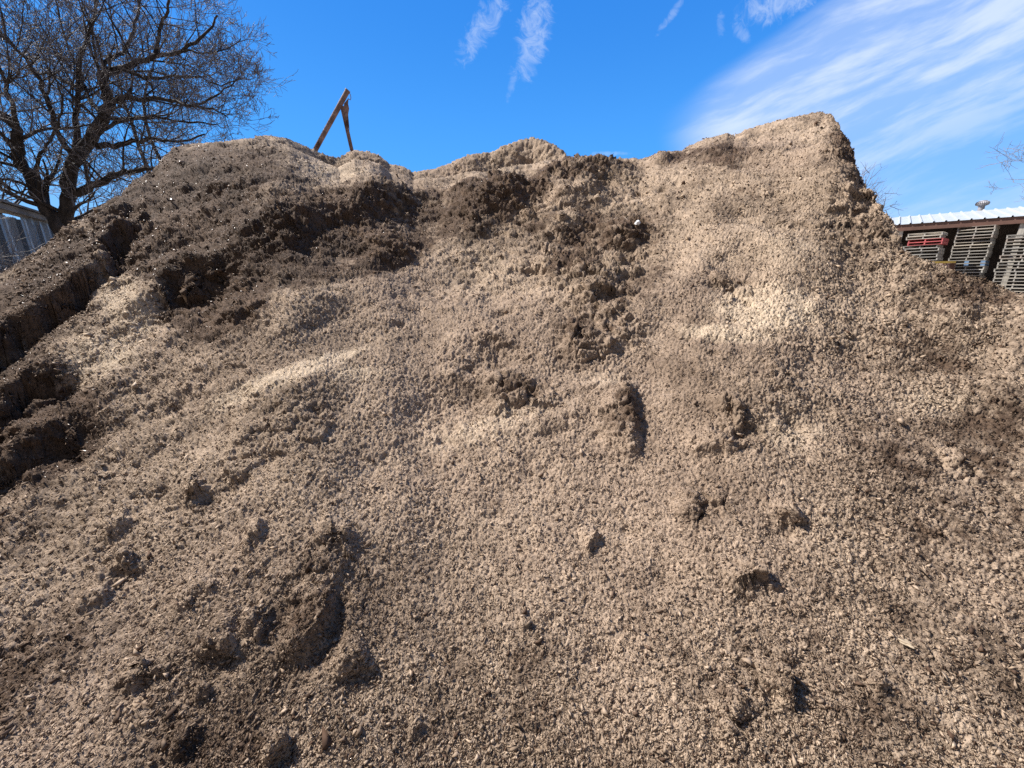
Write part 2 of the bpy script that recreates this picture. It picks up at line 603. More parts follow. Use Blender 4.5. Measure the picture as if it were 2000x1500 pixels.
def scarp(pts, H, W, w=0.06, rag=1.0, foot=0.0, soft=True):
    """raise the ground left of the polyline by H, fading over W, with a steep face of half width w"""
    global Z
    P2 = [on_pile(*p_) for p_ in pts]
    if soft and min(p_[1] for p_ in pts) < 720:
        H, w, W = H * 0.62, w * 1.7, W * 1.25
    x0 = min(p_[0] for p_ in P2) - 3.2 * W
    x1 = max(p_[0] for p_ in P2) + 3.2 * W
    y0 = min(p_[1] for p_ in P2) - 3.2 * W
    y1 = max(p_[1] for p_ in P2) + 3.2 * W
    sel = (X > x0) & (X < x1) & (Y > y0) & (Y < y1)
    if not sel.any():
        return
    xs, ys = X[sel], Y[sel]
    best = np.full(xs.shape, 1e9)
    sgn = np.zeros(xs.shape)
    alng = np.zeros(xs.shape)
    L = 0.0
    tot = sum(math.dist(P2[i], P2[i + 1]) for i in range(len(P2) - 1))
    for i in range(len(P2) - 1):
        ax, ay = P2[i]
        bx, by = P2[i + 1]
        dx, dy = bx - ax, by - ay
        l = math.hypot(dx, dy) + 1e-9
        t_ = ((xs - ax) * dx + (ys - ay) * dy) / (l * l)
        # let the end segments run on so that the ends taper instead of curling
        lo = -9.0 if i == 0 else 0.0
        hi = 9.0 if i == len(P2) - 2 else 1.0
        tc_ = np.clip(t_, lo, hi)
        d = np.hypot(xs - (ax + tc_ * dx), ys - (ay + tc_ * dy))
        side = np.sign((xs - ax) * (-dy) + (ys - ay) * dx)
        m = d < best
        best[m] = d[m]
        sgn[m] = side[m]
        alng[m] = (L + tc_[m] * l) / tot
        L += l
    d = best * sgn + dmod[sel] * rag
    endt = np.minimum(alng, 1 - alng)
    taper = sstep(-0.10, 0.22, endt)
    face = sstep(-w, w, d)
    back = np.exp(-np.clip(d, 0, None) ** 2 / (W * W))
    hh = H * face * back * taper
    if foot:
        hh = hh - foot * np.exp(-((d + w * 1.6) / (w * 2.0)) ** 2) * taper
    Z[sel] += hh


# big broken ledges on the left
scarp([(-120, 775), (0, 684), (60, 645), (130, 590), (200, 522), (238, 472), (262, 428)], 0.19, 0.9, 0.045, 0.9, 0.14, False)
scarp([(196, 452), (222, 430), (258, 398)], 0.20, 0.25, 0.05, 0.8)
scarp([(-90, 880), (0, 812), (60, 775), (148, 728)], 0.10, 0.30, 0.03, 0.9, 0.10, False)
scarp([(-90, 960), (0, 905), (70, 872), (150, 826)], 0.07, 0.24, 0.03, 1.0, 0.08, False)
scarp([(-90, 700), (20, 610), (90, 560)], 0.06, 0.3, 0.05, 0.8)
# hollow under the dark crust
scarp([(322, 600), (345, 560), (382, 535), (425, 500)], 0.24, 0.42, 0.06, 0.9, 0.10)
scarp([(420, 650), (470, 620), (500, 575)], 0.09, 0.3, 0.06, 0.9)
scarp([(440, 500), (500, 480), (570, 466), (640, 446), (700, 422), (765, 396), (860, 380)], 0.30, 0.55, 0.10, 0.8)
scarp([(375, 395), (420, 382), (470, 372), (500, 352)], 0.26, 0.35, 0.10, 0.7)
scarp([(520, 400), (560, 395), (590, 380)], 0.12, 0.22, 0.06, 0.7)
scarp([(540, 345), (570, 350), (590, 335)], 0.10, 0.22, 0.06, 0.7)
scarp([(740, 510), (780, 500), (830, 470)], 0.16, 0.4, 0.12, 0.9)
# swells and hollows under the rim
scarp([(880, 452), (950, 440), (1010, 412), (1052, 368)], 0.55, 0.9, 0.30, 0.6)
scarp([(1020, 372), (1090, 368), (1150, 354), (1222, 330)], 0.42, 0.55, 0.22, 0.7)
scarp([(1070, 406), (1130, 402), (1200, 384)], 0.24, 0.35, 0.12, 0.8)
scarp([(1065, 466), (1110, 458), (1155, 430)], 0.18, 0.30, 0.09, 0.8)
scarp([(1185, 480), (1230, 472), (1275, 440)], 0.22, 0.30, 0.09, 0.8)
scarp([(830, 350), (880, 345), (920, 330)], 0.16, 0.35, 0.12, 0.7)
scarp([(1270, 330), (1300, 325), (1320, 308)], 0.14, 0.25, 0.07, 0.7)
scarp([(1385, 318), (1398, 310), (1405, 296)], 0.12, 0.18, 0.06, 0.7)
# broken clods in the middle
scarp([(1050, 510), (1085, 530), (1120, 540), (1175, 535)], 0.20, 0.22, 0.06, 1.0)
scarp([(1135, 600), (1170, 596), (1195, 580)], 0.12, 0.16, 0.04, 0.8)
scarp([(1190, 530), (1215, 524), (1235, 508)], 0.10, 0.15, 0.05, 0.8)
scarp([(1165, 660), (1200, 662), (1235, 640)], 0.11, 0.16, 0.04, 0.9)
scarp([(1095, 690), (1130, 702), (1170, 672)], 0.14, 0.2, 0.05, 0.9)
scarp([(945, 795), (1000, 790), (1045, 792), (1085, 770)], 0.055, 0.2, 0.06, 1.4)
scarp([(1190, 890), (1218, 860), (1240, 810), (1232, 760)], 0.09, 0.22, 0.06, 0.9)
scarp([(1385, 555), (1420, 556), (1440, 545)], 0.08, 0.12, 0.035, 0.8)
scarp([(1370, 925), (1400, 915), (1440, 890)], 0.05, 0.12, 0.03, 0.8)
scarp([(1440, 850), (1465, 835), (1470, 800)], 0.06, 0.12, 0.03, 0.8)
# near the foot
scarp([(545, 1272), (585, 1272), (625, 1252), (652, 1200), (655, 1150)], 0.065, 0.13, 0.022, 0.5, 0.015)
scarp([(660, 1150), (675, 1105), (700, 1060)], 0.03, 0.10, 0.03, 0.5)
scarp([(478, 1240), (500, 1232), (508, 1200)], 0.04, 0.08, 0.02, 0.3)
scarp([(395, 1282), (430, 1282), (462, 1262)], 0.06, 0.10, 0.02, 0.3, 0.015)
scarp([(350, 1010), (385, 1000), (412, 978)], 0.07, 0.12, 0.02, 0.3)
scarp([(222, 1120), (250, 1118), (272, 1095)], 0.06, 0.12, 0.02, 0.3)
scarp([(200, 1060), (230, 1050), (262, 1030)], 0.05, 0.11, 0.02, 0.3)
scarp([(250, 1345), (275, 1340), (285, 1305)], 0.05, 0.08, 0.015, 0.3)
scarp([(480, 1075), (510, 1065), (530, 1035)], 0.05, 0.10, 0.02, 0.3)
scarp([(610, 1085), (650, 1085), (690, 1050)], 0.045, 0.09, 0.02, 0.4)
scarp([(345, 1195), (385, 1170), (410, 1140)], 0.03, 0.08, 0.02, 0.4)
scarp([(150, 1190), (185, 1190), (215, 1175)], 0.04, 0.09, 0.02, 0.3)
scarp([(385, 1375), (400, 1365), (415, 1350)], 0.03, 0.06, 0.012, 0.2)
scarp([(650, 1350), (690, 1345), (730, 1320)], 0.05, 0.09, 0.02, 0.4)
scarp([(520, 1500), (545, 1470), (560, 1440)], 0.05, 0.07, 0.015, 0.3)
scarp([(340, 1460), (370, 1450), (395, 1420)], 0.03, 0.06, 0.012, 0.3)
scarp([(800, 1450), (820, 1440), (832, 1420)], 0.025, 0.04, 0.01, 0.2)
scarp([(1440, 1175), (1475, 1165), (1490, 1125)], 0.06, 0.08, 0.015, 0.3)
scarp([(1518, 1035), (1545, 1030), (1562, 1010)], 0.05, 0.08, 0.018, 0.3)
scarp([(1340, 1030), (1365, 1015), (1385, 985)], 0.045, 0.09, 0.018, 0.3)
scarp([(1520, 1395), (1550, 1385), (1562, 1345), (1545, 1300)], 0.055, 0.10, 0.018, 0.3)
scarp([(1430, 1450), (1460, 1430), (1480, 1390)], 0.035, 0.06, 0.015, 0.3)
scarp([(1715, 1375), (1735, 1370), (1748, 1350)], 0.03, 0.04, 0.01, 0.2)
scarp([(1865, 900), (1890, 900), (1905, 885)], 0.04, 0.10, 0.02, 0.3)
scarp([(1140, 1085), (1165, 1080), (1180, 1060)], 0.04, 0.08, 0.015, 0.3)
scarp([(1010, 1245), (1025, 1250), (1040, 1225)], 0.02, 0.05, 0.01, 0.2)
# steep right shoulder of the tall end, and the bench below it
scarp([(1706, 410), (1680, 372), (1655, 345), (1640, 300)], 0.25, 0.5, 0.14, 0.8)
scarp([(1600, 690), (1596, 620), (1590, 560), (1598, 500), (1612, 455)], 0.13, 0.35, 0.13, 0.5)
scarp([(1690, 470), (1735, 468), (1765, 450)], 0.10, 0.15, 0.05, 0.8)

# random crumbled clods of all sizes all over
rng = np.random.default_rng(7)
rough_mask = sstep(-0.15, 0.55, gnoise(XY0[0] * 0.75, XY0[1] * 0.75, Z * 0.5, 21) + 0.35 * gnoise(XY0[0] * 2.3, XY0[1] * 2.3, Z, 22))
Z += 0.10 * gnoise(X * 0.42, Y * 0.42, Z * 0.3, 31) * sstep(0.4, 2.5, Rr)
Z += 0.045 * gnoise(X * 1.05, Y * 1.05, Z * 0.8, 32) * sstep(0.3, 2.0, Rr)
# long uneven swells running up to the right, as the loader left them
U_ = X * 0.80 - Y * 0.60
V_ = X * 0.60 + Y * 0.80
sw1 = gnoise(U_ * 1.5 + 0.5 * wob1, V_ * 0.45, Z * 0, 33)
sw2 = gnoise(U_ * 3.4 + 0.5 * wob2, V_ * 1.1, Z * 0, 35)
Z += (0.075 * sw1 + 0.036 * sw2) * sstep(0.8, 3.5, Rr)

# far ridge behind the near crest (mound on the skyline and its arms)
rb = np.interp(A[0], azs, np.interp(dense[o_], [450, 520, 660, 800, 900, 1000, 1040, 1090, 1120, 1160], [10.4, 10.5, 10.4, 10.0, 10.2, 10.6, 10.8, 10.4, 9.9, 9.4]))
inside = np.interp(A[0], azs, np.interp(dense[o_], [440, 500, 1105, 1150], [0, 1, 1, 0]))
for pass_ in (0, 1):
    far = np.exp(-((Rr - rb[None, :]) / 1.15) ** 2) * inside[None, :]
    tgt = (EYE + Rr * tfull[None, :])
    Zr = Z * (1 - far) + tgt * far
    if pass_ == 0:
        Zb = np.where(T > 1.0, np.maximum(Z, np.where(far > 0.02, Zr - 0.02, -9)), Z)
    Z = Zb

# normals of the big form
def grid_normals(X_, Y_, Z_):
    dxc = np.gradient(X_, axis=1)
    dyc = np.gradient(Y_, axis=1)
    dzc = np.gradient(Z_, axis=1)
    dxr = np.gradient(X_, axis=0)
    dyr = np.gradient(Y_, axis=0)
    dzr = np.gradient(Z_, axis=0)
    nx = dyc * dzr - dzc * dyr
    ny = dzc * dxr - dxc * dzr
    nz = dxc * dyr - dyc * dxr
    l = np.sqrt(nx * nx + ny * ny + nz * nz) + 1e-12
    return nx / l, ny / l, nz / l


# spread the rows of every column evenly over its own steps and drops
dep = Y * c_ - (Z - EYE) * s_
sy_ = (Y * s_ + (Z - EYE) * c_) / np.maximum(dep, 0.05)
Rn = np.hypot(X, Y)
seg = np.hypot(np.diff(Rn, axis=0), np.diff(Z, axis=0)) / Rn[1:]
met = np.abs(np.diff(sy_, axis=0)) + 0.22 * seg * (1 - 0.8 * sstep(1.6, 1.9, T[1:])) * (1 - 0.7 * sw_s[None, :] * sstep(1.2, 1.5, TC[1:]))
for _w in (20, 20, 12):
    _p = np.pad(met, ((0, 0), (_w + 1, _w)), mode='edge')
    _c = np.cumsum(_p, axis=1)
    met = (_c[:, 2 * _w + 1:] - _c[:, :-(2 * _w + 1)]) / (2 * _w + 1)
# the strip right behind the crest is out of sight and may be coarse
cumm = np.vstack([np.zeros((1, NC)), np.cumsum(met, axis=0)])
NRR = 1130
out_ = {}
for nm in ('X', 'Y', 'Z', 'PX', 'PY', 'T', 'Rr', 'rough_mask', 'TC'):
    out_[nm] = np.empty((NRR, NC))
src = {'X': X, 'Y': Y, 'Z': Z, 'PX': PX, 'PY': PY, 'T': T, 'Rr': Rr, 'rough_mask': rough_mask, 'TC': TC}
NFR = 930
for ccol in range(NC):
    cm = cumm[:, ccol]
    cf = float(np.interp(1.10, TC[:, ccol], cm))
    q_ = np.concatenate([np.linspace(0, cf, NFR), np.linspace(cf, cm[-1], NRR - NFR + 1)[1:]])
    for nm in src:
        out_[nm][:, ccol] = np.interp(q_, cm, src[nm][:, ccol])
# keep neighbouring columns in step
X, Y, Z, PX, PY, T, Rr, rough_mask, TC = (out_[nm_] for nm_ in ('X', 'Y', 'Z', 'PX', 'PY', 'T', 'Rr', 'rough_mask', 'TC'))

nx, ny, nz = grid_normals(X, Y, Z)
# crumbs: billowy noise pushed along the normal, rougher in patches
q1 = gnoise(X * 3.1, Y * 3.1, Z * 3.1, 41)
q2 = np.abs(gnoise(X * 8.5, Y * 8.5, Z * 8.5, 42))
q3 = gnoise(X * 19, Y * 19, Z * 19, 43)
q4 = np.abs(gnoise(X * 40, Y * 40, Z * 40, 44))
q5 = gnoise(X * 62, Y * 62, Z * 62, 45)
q6 = gnoise(X * 115, Y * 115, Z * 115, 46)
dk_rough = np.exp(-(((PX - 420) / 330) ** 2 + ((PY - 470) / 190) ** 2) ** 2) + np.exp(-(((PX - 1080) / 260) ** 2 + ((PY - 430) / 130) ** 2) ** 2) + np.exp(-(((PX - 40) / 150) ** 2 + ((PY - 820) / 120) ** 2) ** 2)
rm2 = 0.8 * dk_rough + sstep(0.1, 0.7, gnoise(X * 1.6, Y * 1.6, Z * 1.6, 48))
c1a, c2a, cra = worley(X * 8.0 + 0.3 * q3, Y * 8.0 + 0.3 * q2, Z * 8.0, 71)
c1b, c2b, crb = worley(X * 21.0 + 0.2 * q4, Y * 21.0, Z * 21.0 + 0.2 * q4, 72)
# broken, blocky patches
cm_n = gnoise(X * 0.9, Y * 0.9, Z * 0.9, 73) + 0.6 * gnoise(X * 2.6, Y * 2.6, Z * 2.6, 74)
pick = np.zeros_like(PX)
for (cx, cy, rx, ry) in ((1110, 520, 120, 40), (1165, 590, 80, 60), (1200, 650, 60, 40), (1010, 780, 90, 30), (1220, 820, 40, 80), (1150, 690, 60, 40),
                         (590, 1200, 110, 100), (430, 1270, 60, 30), (700, 1340, 60, 50), (1470, 1150, 50, 40), (1530, 1340, 70, 70), (1450, 1430, 60, 40),
                         (1540, 1030, 40, 30), (1370, 990, 50, 40), (1230, 460, 60, 30), (1120, 450, 60, 25), (960, 410, 110, 45), (1130, 350, 110, 25),
                         (400, 560, 90, 60), (470, 610, 60, 40), (620, 450, 160, 35), (760, 400, 90, 25),
                         (230, 1110, 60, 40), (260, 1330, 50, 40), (380, 1000, 50, 30), (650, 1080, 70, 30), (1890, 900, 60, 30), (1440, 550, 60, 25),
                         (1450, 850, 60, 40), (1690, 400, 60, 60), (1640, 320, 40, 60), (780, 490, 60, 30), (810, 1440, 30, 30), (540, 1460, 50, 50), (380, 1440, 50, 40)):
    pick = np.maximum(pick, np.exp(-(((PX - cx) / rx) ** 2 + ((PY - cy) / ry) ** 2) ** 1.5))
chunk_mask = np.clip(0.9 * pick + 0.75 * dk_rough * 0.6 + 0.6 * sstep(0.15, 0.75, cm_n), 0, 1)
crk_a = sstep(0.0, 0.16, c2a - c1a)
crk_b = sstep(0.0, 0.20, c2b - c1b)
disp = (0.022 * q1 * (0.5 + 0.7 * rough_mask) + 0.020 * (q2 - 0.25) * (0.04 + 1.2 * rough_mask * rm2)
        + 0.008 * q3 * (0.3 + 1.3 * rough_mask) + 0.009 * (q4 - 0.25) * (0.5 + 0.9 * rough_mask) + 0.0085 * q5 + 0.0065 * q6)
disp += chunk_mask * (0.070 * (cra - 0.5) * crk_a - 0.016 * (1 - crk_a))
disp += (0.25 + 0.75 * chunk_mask) * (0.023 * (crb - 0.5) * crk_b - 0.008 * (1 - crk_b))
p1, p2, pr = worley(X * 3.3 + 0.5 * q1, Y * 3.3 + 0.5 * q1, Z * 3.3, 81)
p3, p4, pr2 = worley(X * 7.0 + 0.5 * q2, Y * 7.0 + 0.4 * q1, Z * 7.0, 82)
disp -= 0.060 * np.clip((pr - 0.62) * 2.6, 0, 1) * np.exp(-(p1 / 0.20) ** 2)
disp -= 0.034 * np.clip((pr2 - 0.70) * 3.3, 0, 1) * np.exp(-(p3 / 0.24) ** 2)
disp += dk_rough * 0.02 * np.abs(gnoise(X * 5, Y * 5, Z * 5, 49))
disp *= 0.45 + 0.55 * sstep(0.6, 3.0, Rr)
X = X + nx * disp
Y = Y + ny * disp
Z = Z + nz * disp

# bring the near skyline to its traced height
Rn = np.hypot(X, Y)
el = (Z - EYE) / Rn
mx = np.where((TC > 0.5) & (TC < 1.18), el, -9).max(axis=0)
k = np.ones(11) / 11
mxs = np.convolve(np.pad(mx, 5, mode='edge'), k, mode='valid')
need = tn - mxs
need = np.clip(need, -0.3, 0.3)
need_a = need.copy()
ramp = sstep(0.6, 1.0, TC) * (1 - sstep(1.15, 1.6, TC))
Z = Z + need[None, :] * Rn * ramp
if True:
    el = (Z - EYE) / np.hypot(X, Y)
    mx = el.max(axis=0)
    mxs = np.convolve(np.pad(mx, 4, mode='edge'), np.ones(9) / 9, mode='valid')
    need = np.clip(tfull - mxs, -0.05, 0.05) * inside
    Z = Z + need[None, :] * np.hypot(X, Y) * sstep(1.02, 1.2, T)

# damp mulch plus shade painted into hollows and ledge faces; then dry, pale mulch
def blobs(lst):
    m = np.zeros_like(PX)
    for (cx, cy, rx, ry, rot, wgt) in lst:
        cr, sr = math.cos(R(rot)), math.sin(R(rot))
        u = ((PX - cx) * cr - (PY - cy) * sr) / rx
        v = ((PX - cx) * sr + (PY - cy) * cr) / ry
        m = np.maximum(m, wgt * np.exp(-(u * u + v * v) ** 1.5))
    return m


A2 = np.arctan2(X, Y)
jit = 0.5 * gnoise(X * 1.3, Y * 1.3, Z * 1.3, 51) + 0.35 * gnoise(X * 4, Y * 4, Z * 4, 52) + 0.45 * gnoise(X * 11, Y * 11, Z * 11, 53) + 0.45 * gnoise(X * 26, Y * 26, Z * 26, 54)
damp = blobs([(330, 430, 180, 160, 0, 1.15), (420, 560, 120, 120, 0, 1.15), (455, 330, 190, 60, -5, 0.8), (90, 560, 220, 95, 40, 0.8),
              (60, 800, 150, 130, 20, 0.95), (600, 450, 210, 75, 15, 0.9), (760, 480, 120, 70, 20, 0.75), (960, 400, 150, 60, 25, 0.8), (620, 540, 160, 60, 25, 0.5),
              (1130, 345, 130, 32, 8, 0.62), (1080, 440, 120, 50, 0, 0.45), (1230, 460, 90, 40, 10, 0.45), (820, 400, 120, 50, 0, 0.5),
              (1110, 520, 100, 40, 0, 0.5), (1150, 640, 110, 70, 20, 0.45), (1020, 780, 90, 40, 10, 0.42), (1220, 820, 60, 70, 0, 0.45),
              (1650, 290, 45, 80, 15, 0.6), (1450, 330, 170, 60, -15, 0.5), (1330, 300, 90, 25, 0, 0.6), (1250, 560, 120, 60, 20, 0.4), (1680, 450, 90, 60, 20, 0.5), (1800, 640, 280, 140, -20, 0.36), (1880, 900, 280, 330, 0, 0.42), (1900, 560, 120, 50, -10, 0.45), (1640, 560, 60, 120, 0, 0.42),  # first blob paints shade on the right shoulder's turned-away face
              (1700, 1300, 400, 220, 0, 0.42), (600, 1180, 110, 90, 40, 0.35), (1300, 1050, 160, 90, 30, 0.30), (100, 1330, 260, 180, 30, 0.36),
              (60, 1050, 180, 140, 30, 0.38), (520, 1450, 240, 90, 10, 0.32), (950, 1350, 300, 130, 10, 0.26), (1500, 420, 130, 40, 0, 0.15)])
dry = blobs([(245, 600, 55, 90, 30, 0.8), (200, 690, 110, 55, 20, 0.8), (560, 745, 200, 26, 18, 1.0), (700, 745, 90, 22, 0, 0.7), (1500, 590, 130, 60, 0, 0.95),
             (1420, 650, 120, 22, 0, 0.8), (1540, 470, 100, 60, -20, 0.5), (940, 850, 220, 40, 15, 0.6), (1180, 760, 60, 40, 0, 0.5), (1560, 830, 90, 60, 0, 0.5),
             (900, 540, 180, 60, 20, 0.35), (1830, 750, 120, 40, 0, 0.5), (1050, 1000, 260, 90, 10, 0.35), (1170, 330, 60, 18, 0, 0.0),
             (1560, 330, 150, 60, -15, 0.3), (600, 620, 160, 60, 25, 0.3), (660, 330, 130, 40, 0, 0.6), (980, 330, 60, 40, 40, 0.5)])
damp_shade_a = sstep(0.30, 0.95, damp * 1.35 + jit * 0.75 - 0.75 * dry * (damp < 2) + 0.10) * np.clip(damp * 1.6, 0, 1)
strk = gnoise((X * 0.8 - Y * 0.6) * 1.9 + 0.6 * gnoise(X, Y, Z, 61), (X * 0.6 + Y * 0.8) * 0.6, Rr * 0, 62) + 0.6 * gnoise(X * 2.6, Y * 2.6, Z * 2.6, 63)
damp_shade_a = np.clip(damp_shade_a + 0.42 * sstep(-0.1, 0.8, strk + 0.5 * jit) * (1 - np.clip(dry * 1.5, 0, 1)) + 0.13 + 0.12 * chunk_mask, 0, 1)
damp_shade_a = damp_shade_a * (1 - 0.75 * sstep(1.01, 1.10, TC))
pale_a = np.clip(sstep(0.2, 0.9, dry + jit * 0.5) * np.clip(dry * 1.4, 0, 1), 0, 1)

verts = np.stack([X, Y, Z], axis=-1).reshape(-1, 3).astype(np.float32)
idx = np.arange(NRR * NC).reshape(NRR, NC)
quads = np.stack([idx[:-1, :-1], idx[:-1, 1:], idx[1:, 1:], idx[1:, :-1]], axis=-1).reshape(-1, 4).astype(np.int32)


def np_mesh(name, verts, faces, mat, attrs, smooth=False):
    me = bpy.data.meshes.new(name)
    nv, nf, k_ = len(verts), len(faces), faces.shape[1]
    me.vertices.add(nv)
    me.vertices.foreach_set('co', verts.ravel())
    me.loops.add(nf * k_)
    me.loops.foreach_set('vertex_index', faces.ravel())
    me.polygons.add(nf)
    me.polygons.foreach_set('loop_start', np.arange(0, nf * k_, k_, dtype=np.int32))
    me.polygons.foreach_set('loop_total', np.full(nf, k_, dtype=np.int32))
    if smooth:
        me.polygons.foreach_set('use_smooth', np.ones(nf, dtype=bool))
    me.materials.append(mat)
    for nm, arr in attrs.items():
        a_ = me.attributes.new(nm, 'FLOAT', 'POINT')
        a_.data.foreach_set('value', arr.astype(np.float32).ravel())
    me.update(calc_edges=True)
    o = bpy.data.objects.new(name, me)
    COL.objects.link(o)
    return o


pile = np_mesh('mulch_pile', verts, quads, MULCH, {'damp': damp_shade_a, 'pale': pale_a}, smooth=True)
tag(pile, 'huge sloping pile of tan and dark brown shredded bark mulch filling the yard', 'mulch pile')

# ------------------------------------------------------------------ loose splinters lying all over the pile
NCH = 900000
nx, ny, nz = grid_normals(X, Y, Z)
ri = rng.integers(2, NRR - 2, NCH)
ci = rng.integers(30, NC - 30, NCH)
rad_c = Rr[ri, ci]
keep = (rad_c > 0.55) & (np.where(sw[ci] > 0.5, TC[ri, ci] * 1.2, T[ri, ci]) < 1.6)
ri, ci, rad_c = ri[keep], ci[keep], rad_c[keep]
n_ch = len(ri)
C = np.stack([X[ri, ci], Y[ri, ci], Z[ri, ci]], 1)
Nn = np.stack([nx[ri, ci], ny[ri, ci], nz[ri, ci]], 1)
C += rng.normal(0, 0.002, C.shape)
rv = rng.normal(0, 1, C.shape) + np.array([1.0, 0.75, 0.3]) * np.where(rng.random(len(C)) < 0.6, 1.1, 0.0)[:, None]
Tn = rv - Nn * (rv * Nn).sum(1)[:, None]
Tn /= np.linalg.norm(Tn, axis=1)[:, None] + 1e-9
tilt = rng.normal(0.16, 0.45, n_ch)
Tn = Tn * np.cos(tilt)[:, None] + Nn * np.sin(tilt)[:, None]
Bn = np.cross(Nn, Tn)
Bn /= np.linalg.norm(Bn, axis=1)[:, None] + 1e-9
Un = np.cross(Tn, Bn)
ln = np.exp(rng.normal(math.log(0.0080), 0.50, n_ch)) * (1 + 1.3 * sstep(1.5, 6.0, rad_c))
wd = ln * rng.uniform(0.16, 0.55, n_ch)
th = wd * rng.uniform(0.25, 0.8, n_ch)
big_ = rng.random(n_ch) < 0.012
ln[big_] *= rng.uniform(1.6, 3.0, big_.sum())
th[big_] *= 0.35
wd[big_] *= 0.5
slim = rng.random(n_ch) < 0.06
ln[slim] *= 2.2
wd[slim] *= 0.35
th[slim] *= 0.5
lift = rng.uniform(-0.1, 0.55, n_ch) * th
V = np.empty((n_ch, 4, 3), dtype=np.float32)
base = C + Nn * lift[:, None]
j = rng.uniform(-0.3, 0.3, (n_ch, 4))
V[:, 0] = base - Tn * (ln * 0.5)[:, None] + Bn * (wd * j[:, 0])[:, None]
V[:, 1] = base + Tn * (ln * (0.5 + j[:, 1] * 0.3))[:, None] + Bn * (wd * (0.5 + j[:, 1]))[:, None]
V[:, 2] = base + Tn * (ln * j[:, 2] * 0.8)[:, None] - Bn * (wd * 0.55)[:, None]
V[:, 3] = base + Tn * (ln * j[:, 3] * 0.8)[:, None] + Un * th[:, None] + Bn * (wd * 0.1)[:, None]
i4 = np.arange(n_ch, dtype=np.int32)[:, None] * 4
Fc = np.concatenate([i4 + np.array([[0, 2, 1]]), i4 + np.array([[0, 1, 3]]), i4 + np.array([[1, 2, 3]]), i4 + np.array([[2, 0, 3]])], axis=0).astype(np.int32)
tone = np.clip(rng.beta(1.1, 1.1, n_ch), 0, 1)
cd = np.clip(damp_shade_a[ri, ci] + rng.normal(0, 0.14, n_ch) + (rng.random(n_ch) < 0.05) * 0.5 + big_ * 0.7 + slim * (rng.random(n_ch) < 0.6) * 0.6, 0, 1)
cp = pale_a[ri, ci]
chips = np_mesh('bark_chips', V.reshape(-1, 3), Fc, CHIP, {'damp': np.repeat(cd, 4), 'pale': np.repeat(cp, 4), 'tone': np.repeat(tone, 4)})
tag(chips, 'loose splinters and shreds of bark scattered over the mulch pile', 'bark chips', kind='stuff')


# ------------------------------------------------------------------ rusty steel frame sticking up behind the crest
fr_loc = at(650, 300, 11.0)
fr = empty('steel_frame', (fr_loc.x, fr_loc.y, 0))
tag(fr, 'rusty steel pipe and leg frame leaning up behind the crest of the pile', 'steel frame')


def rel(px, py, Yd, base):
    return at(px, py, Yd) - Vector(base)


fb = (fr_loc.x, fr_loc.y, 0)
top = rel(679, 177, 11.0, fb)
foot = rel(612, 300, 11.0, fb)
dirv = (foot - top).normalized()
ground_pt = top + dirv * ((top.z) / -dirv.z)
m = MB()
m.tube([top, foot, ground_pt], [0.058, 0.058, 0.058], 16)
m.tube([top + dirv * 0.02, top - dirv * 0.015], [0.064, 0.064], 16)
m.build('pipe', RUST, fr, smooth=False)
lt = rel(668, 207, 11.04, fb)
lb = rel(689, 300, 11.04, fb)
ld = (lb - lt).normalized()
lg = lt + ld * (lt.z / -ld.z)
m = MB()
side = Vector((1, 0.1, 0)).normalized()
up_ = ld.cross(side).normalized()
sd = up_.cross(ld).normalized()
M_ = Matrix((sd, up_, ld)).transposed().to_4x4()
M_.translation = lt
L_ = (lg - lt).length
m.box(-0.042, -0.030, -0.04, 0.04, 0, L_, M_)
m.box(-0.030, 0.040, -0.006, 0.006, 0, L_, M_)
m.build('angle_leg', RUST, fr)
# torn triangular web plate between pipe and leg, and a hooked strip at its top
m = MB()
pl = [(672, 202), (681, 191), (680, 203), (682, 212), (680, 224), (681.5, 240), (683, 256), (677, 236), (671, 216)]
vv = [rel(x_, y_, 11.02, fb) for x_, y_ in pl] + [rel(x_, y_, 11.035, fb) for x_, y_ in pl]
n_ = len(pl)
m.v = vv
m.f = [tuple(reversed(range(n_))), tuple(range(n_, 2 * n_))] + [(i, (i + 1) % n_, n_ + (i + 1) % n_, n_ + i) for i in range(n_)]
m.build('web_plate', RUST, fr)
m = MB()
m.tube([rel(x_, y_, 11.0, fb) for x_, y_ in [(681, 180), (684, 184), (685.5, 191), (684.5, 195), (680, 193)]], 0.009, 6)
m.build('hook', RUST, fr)

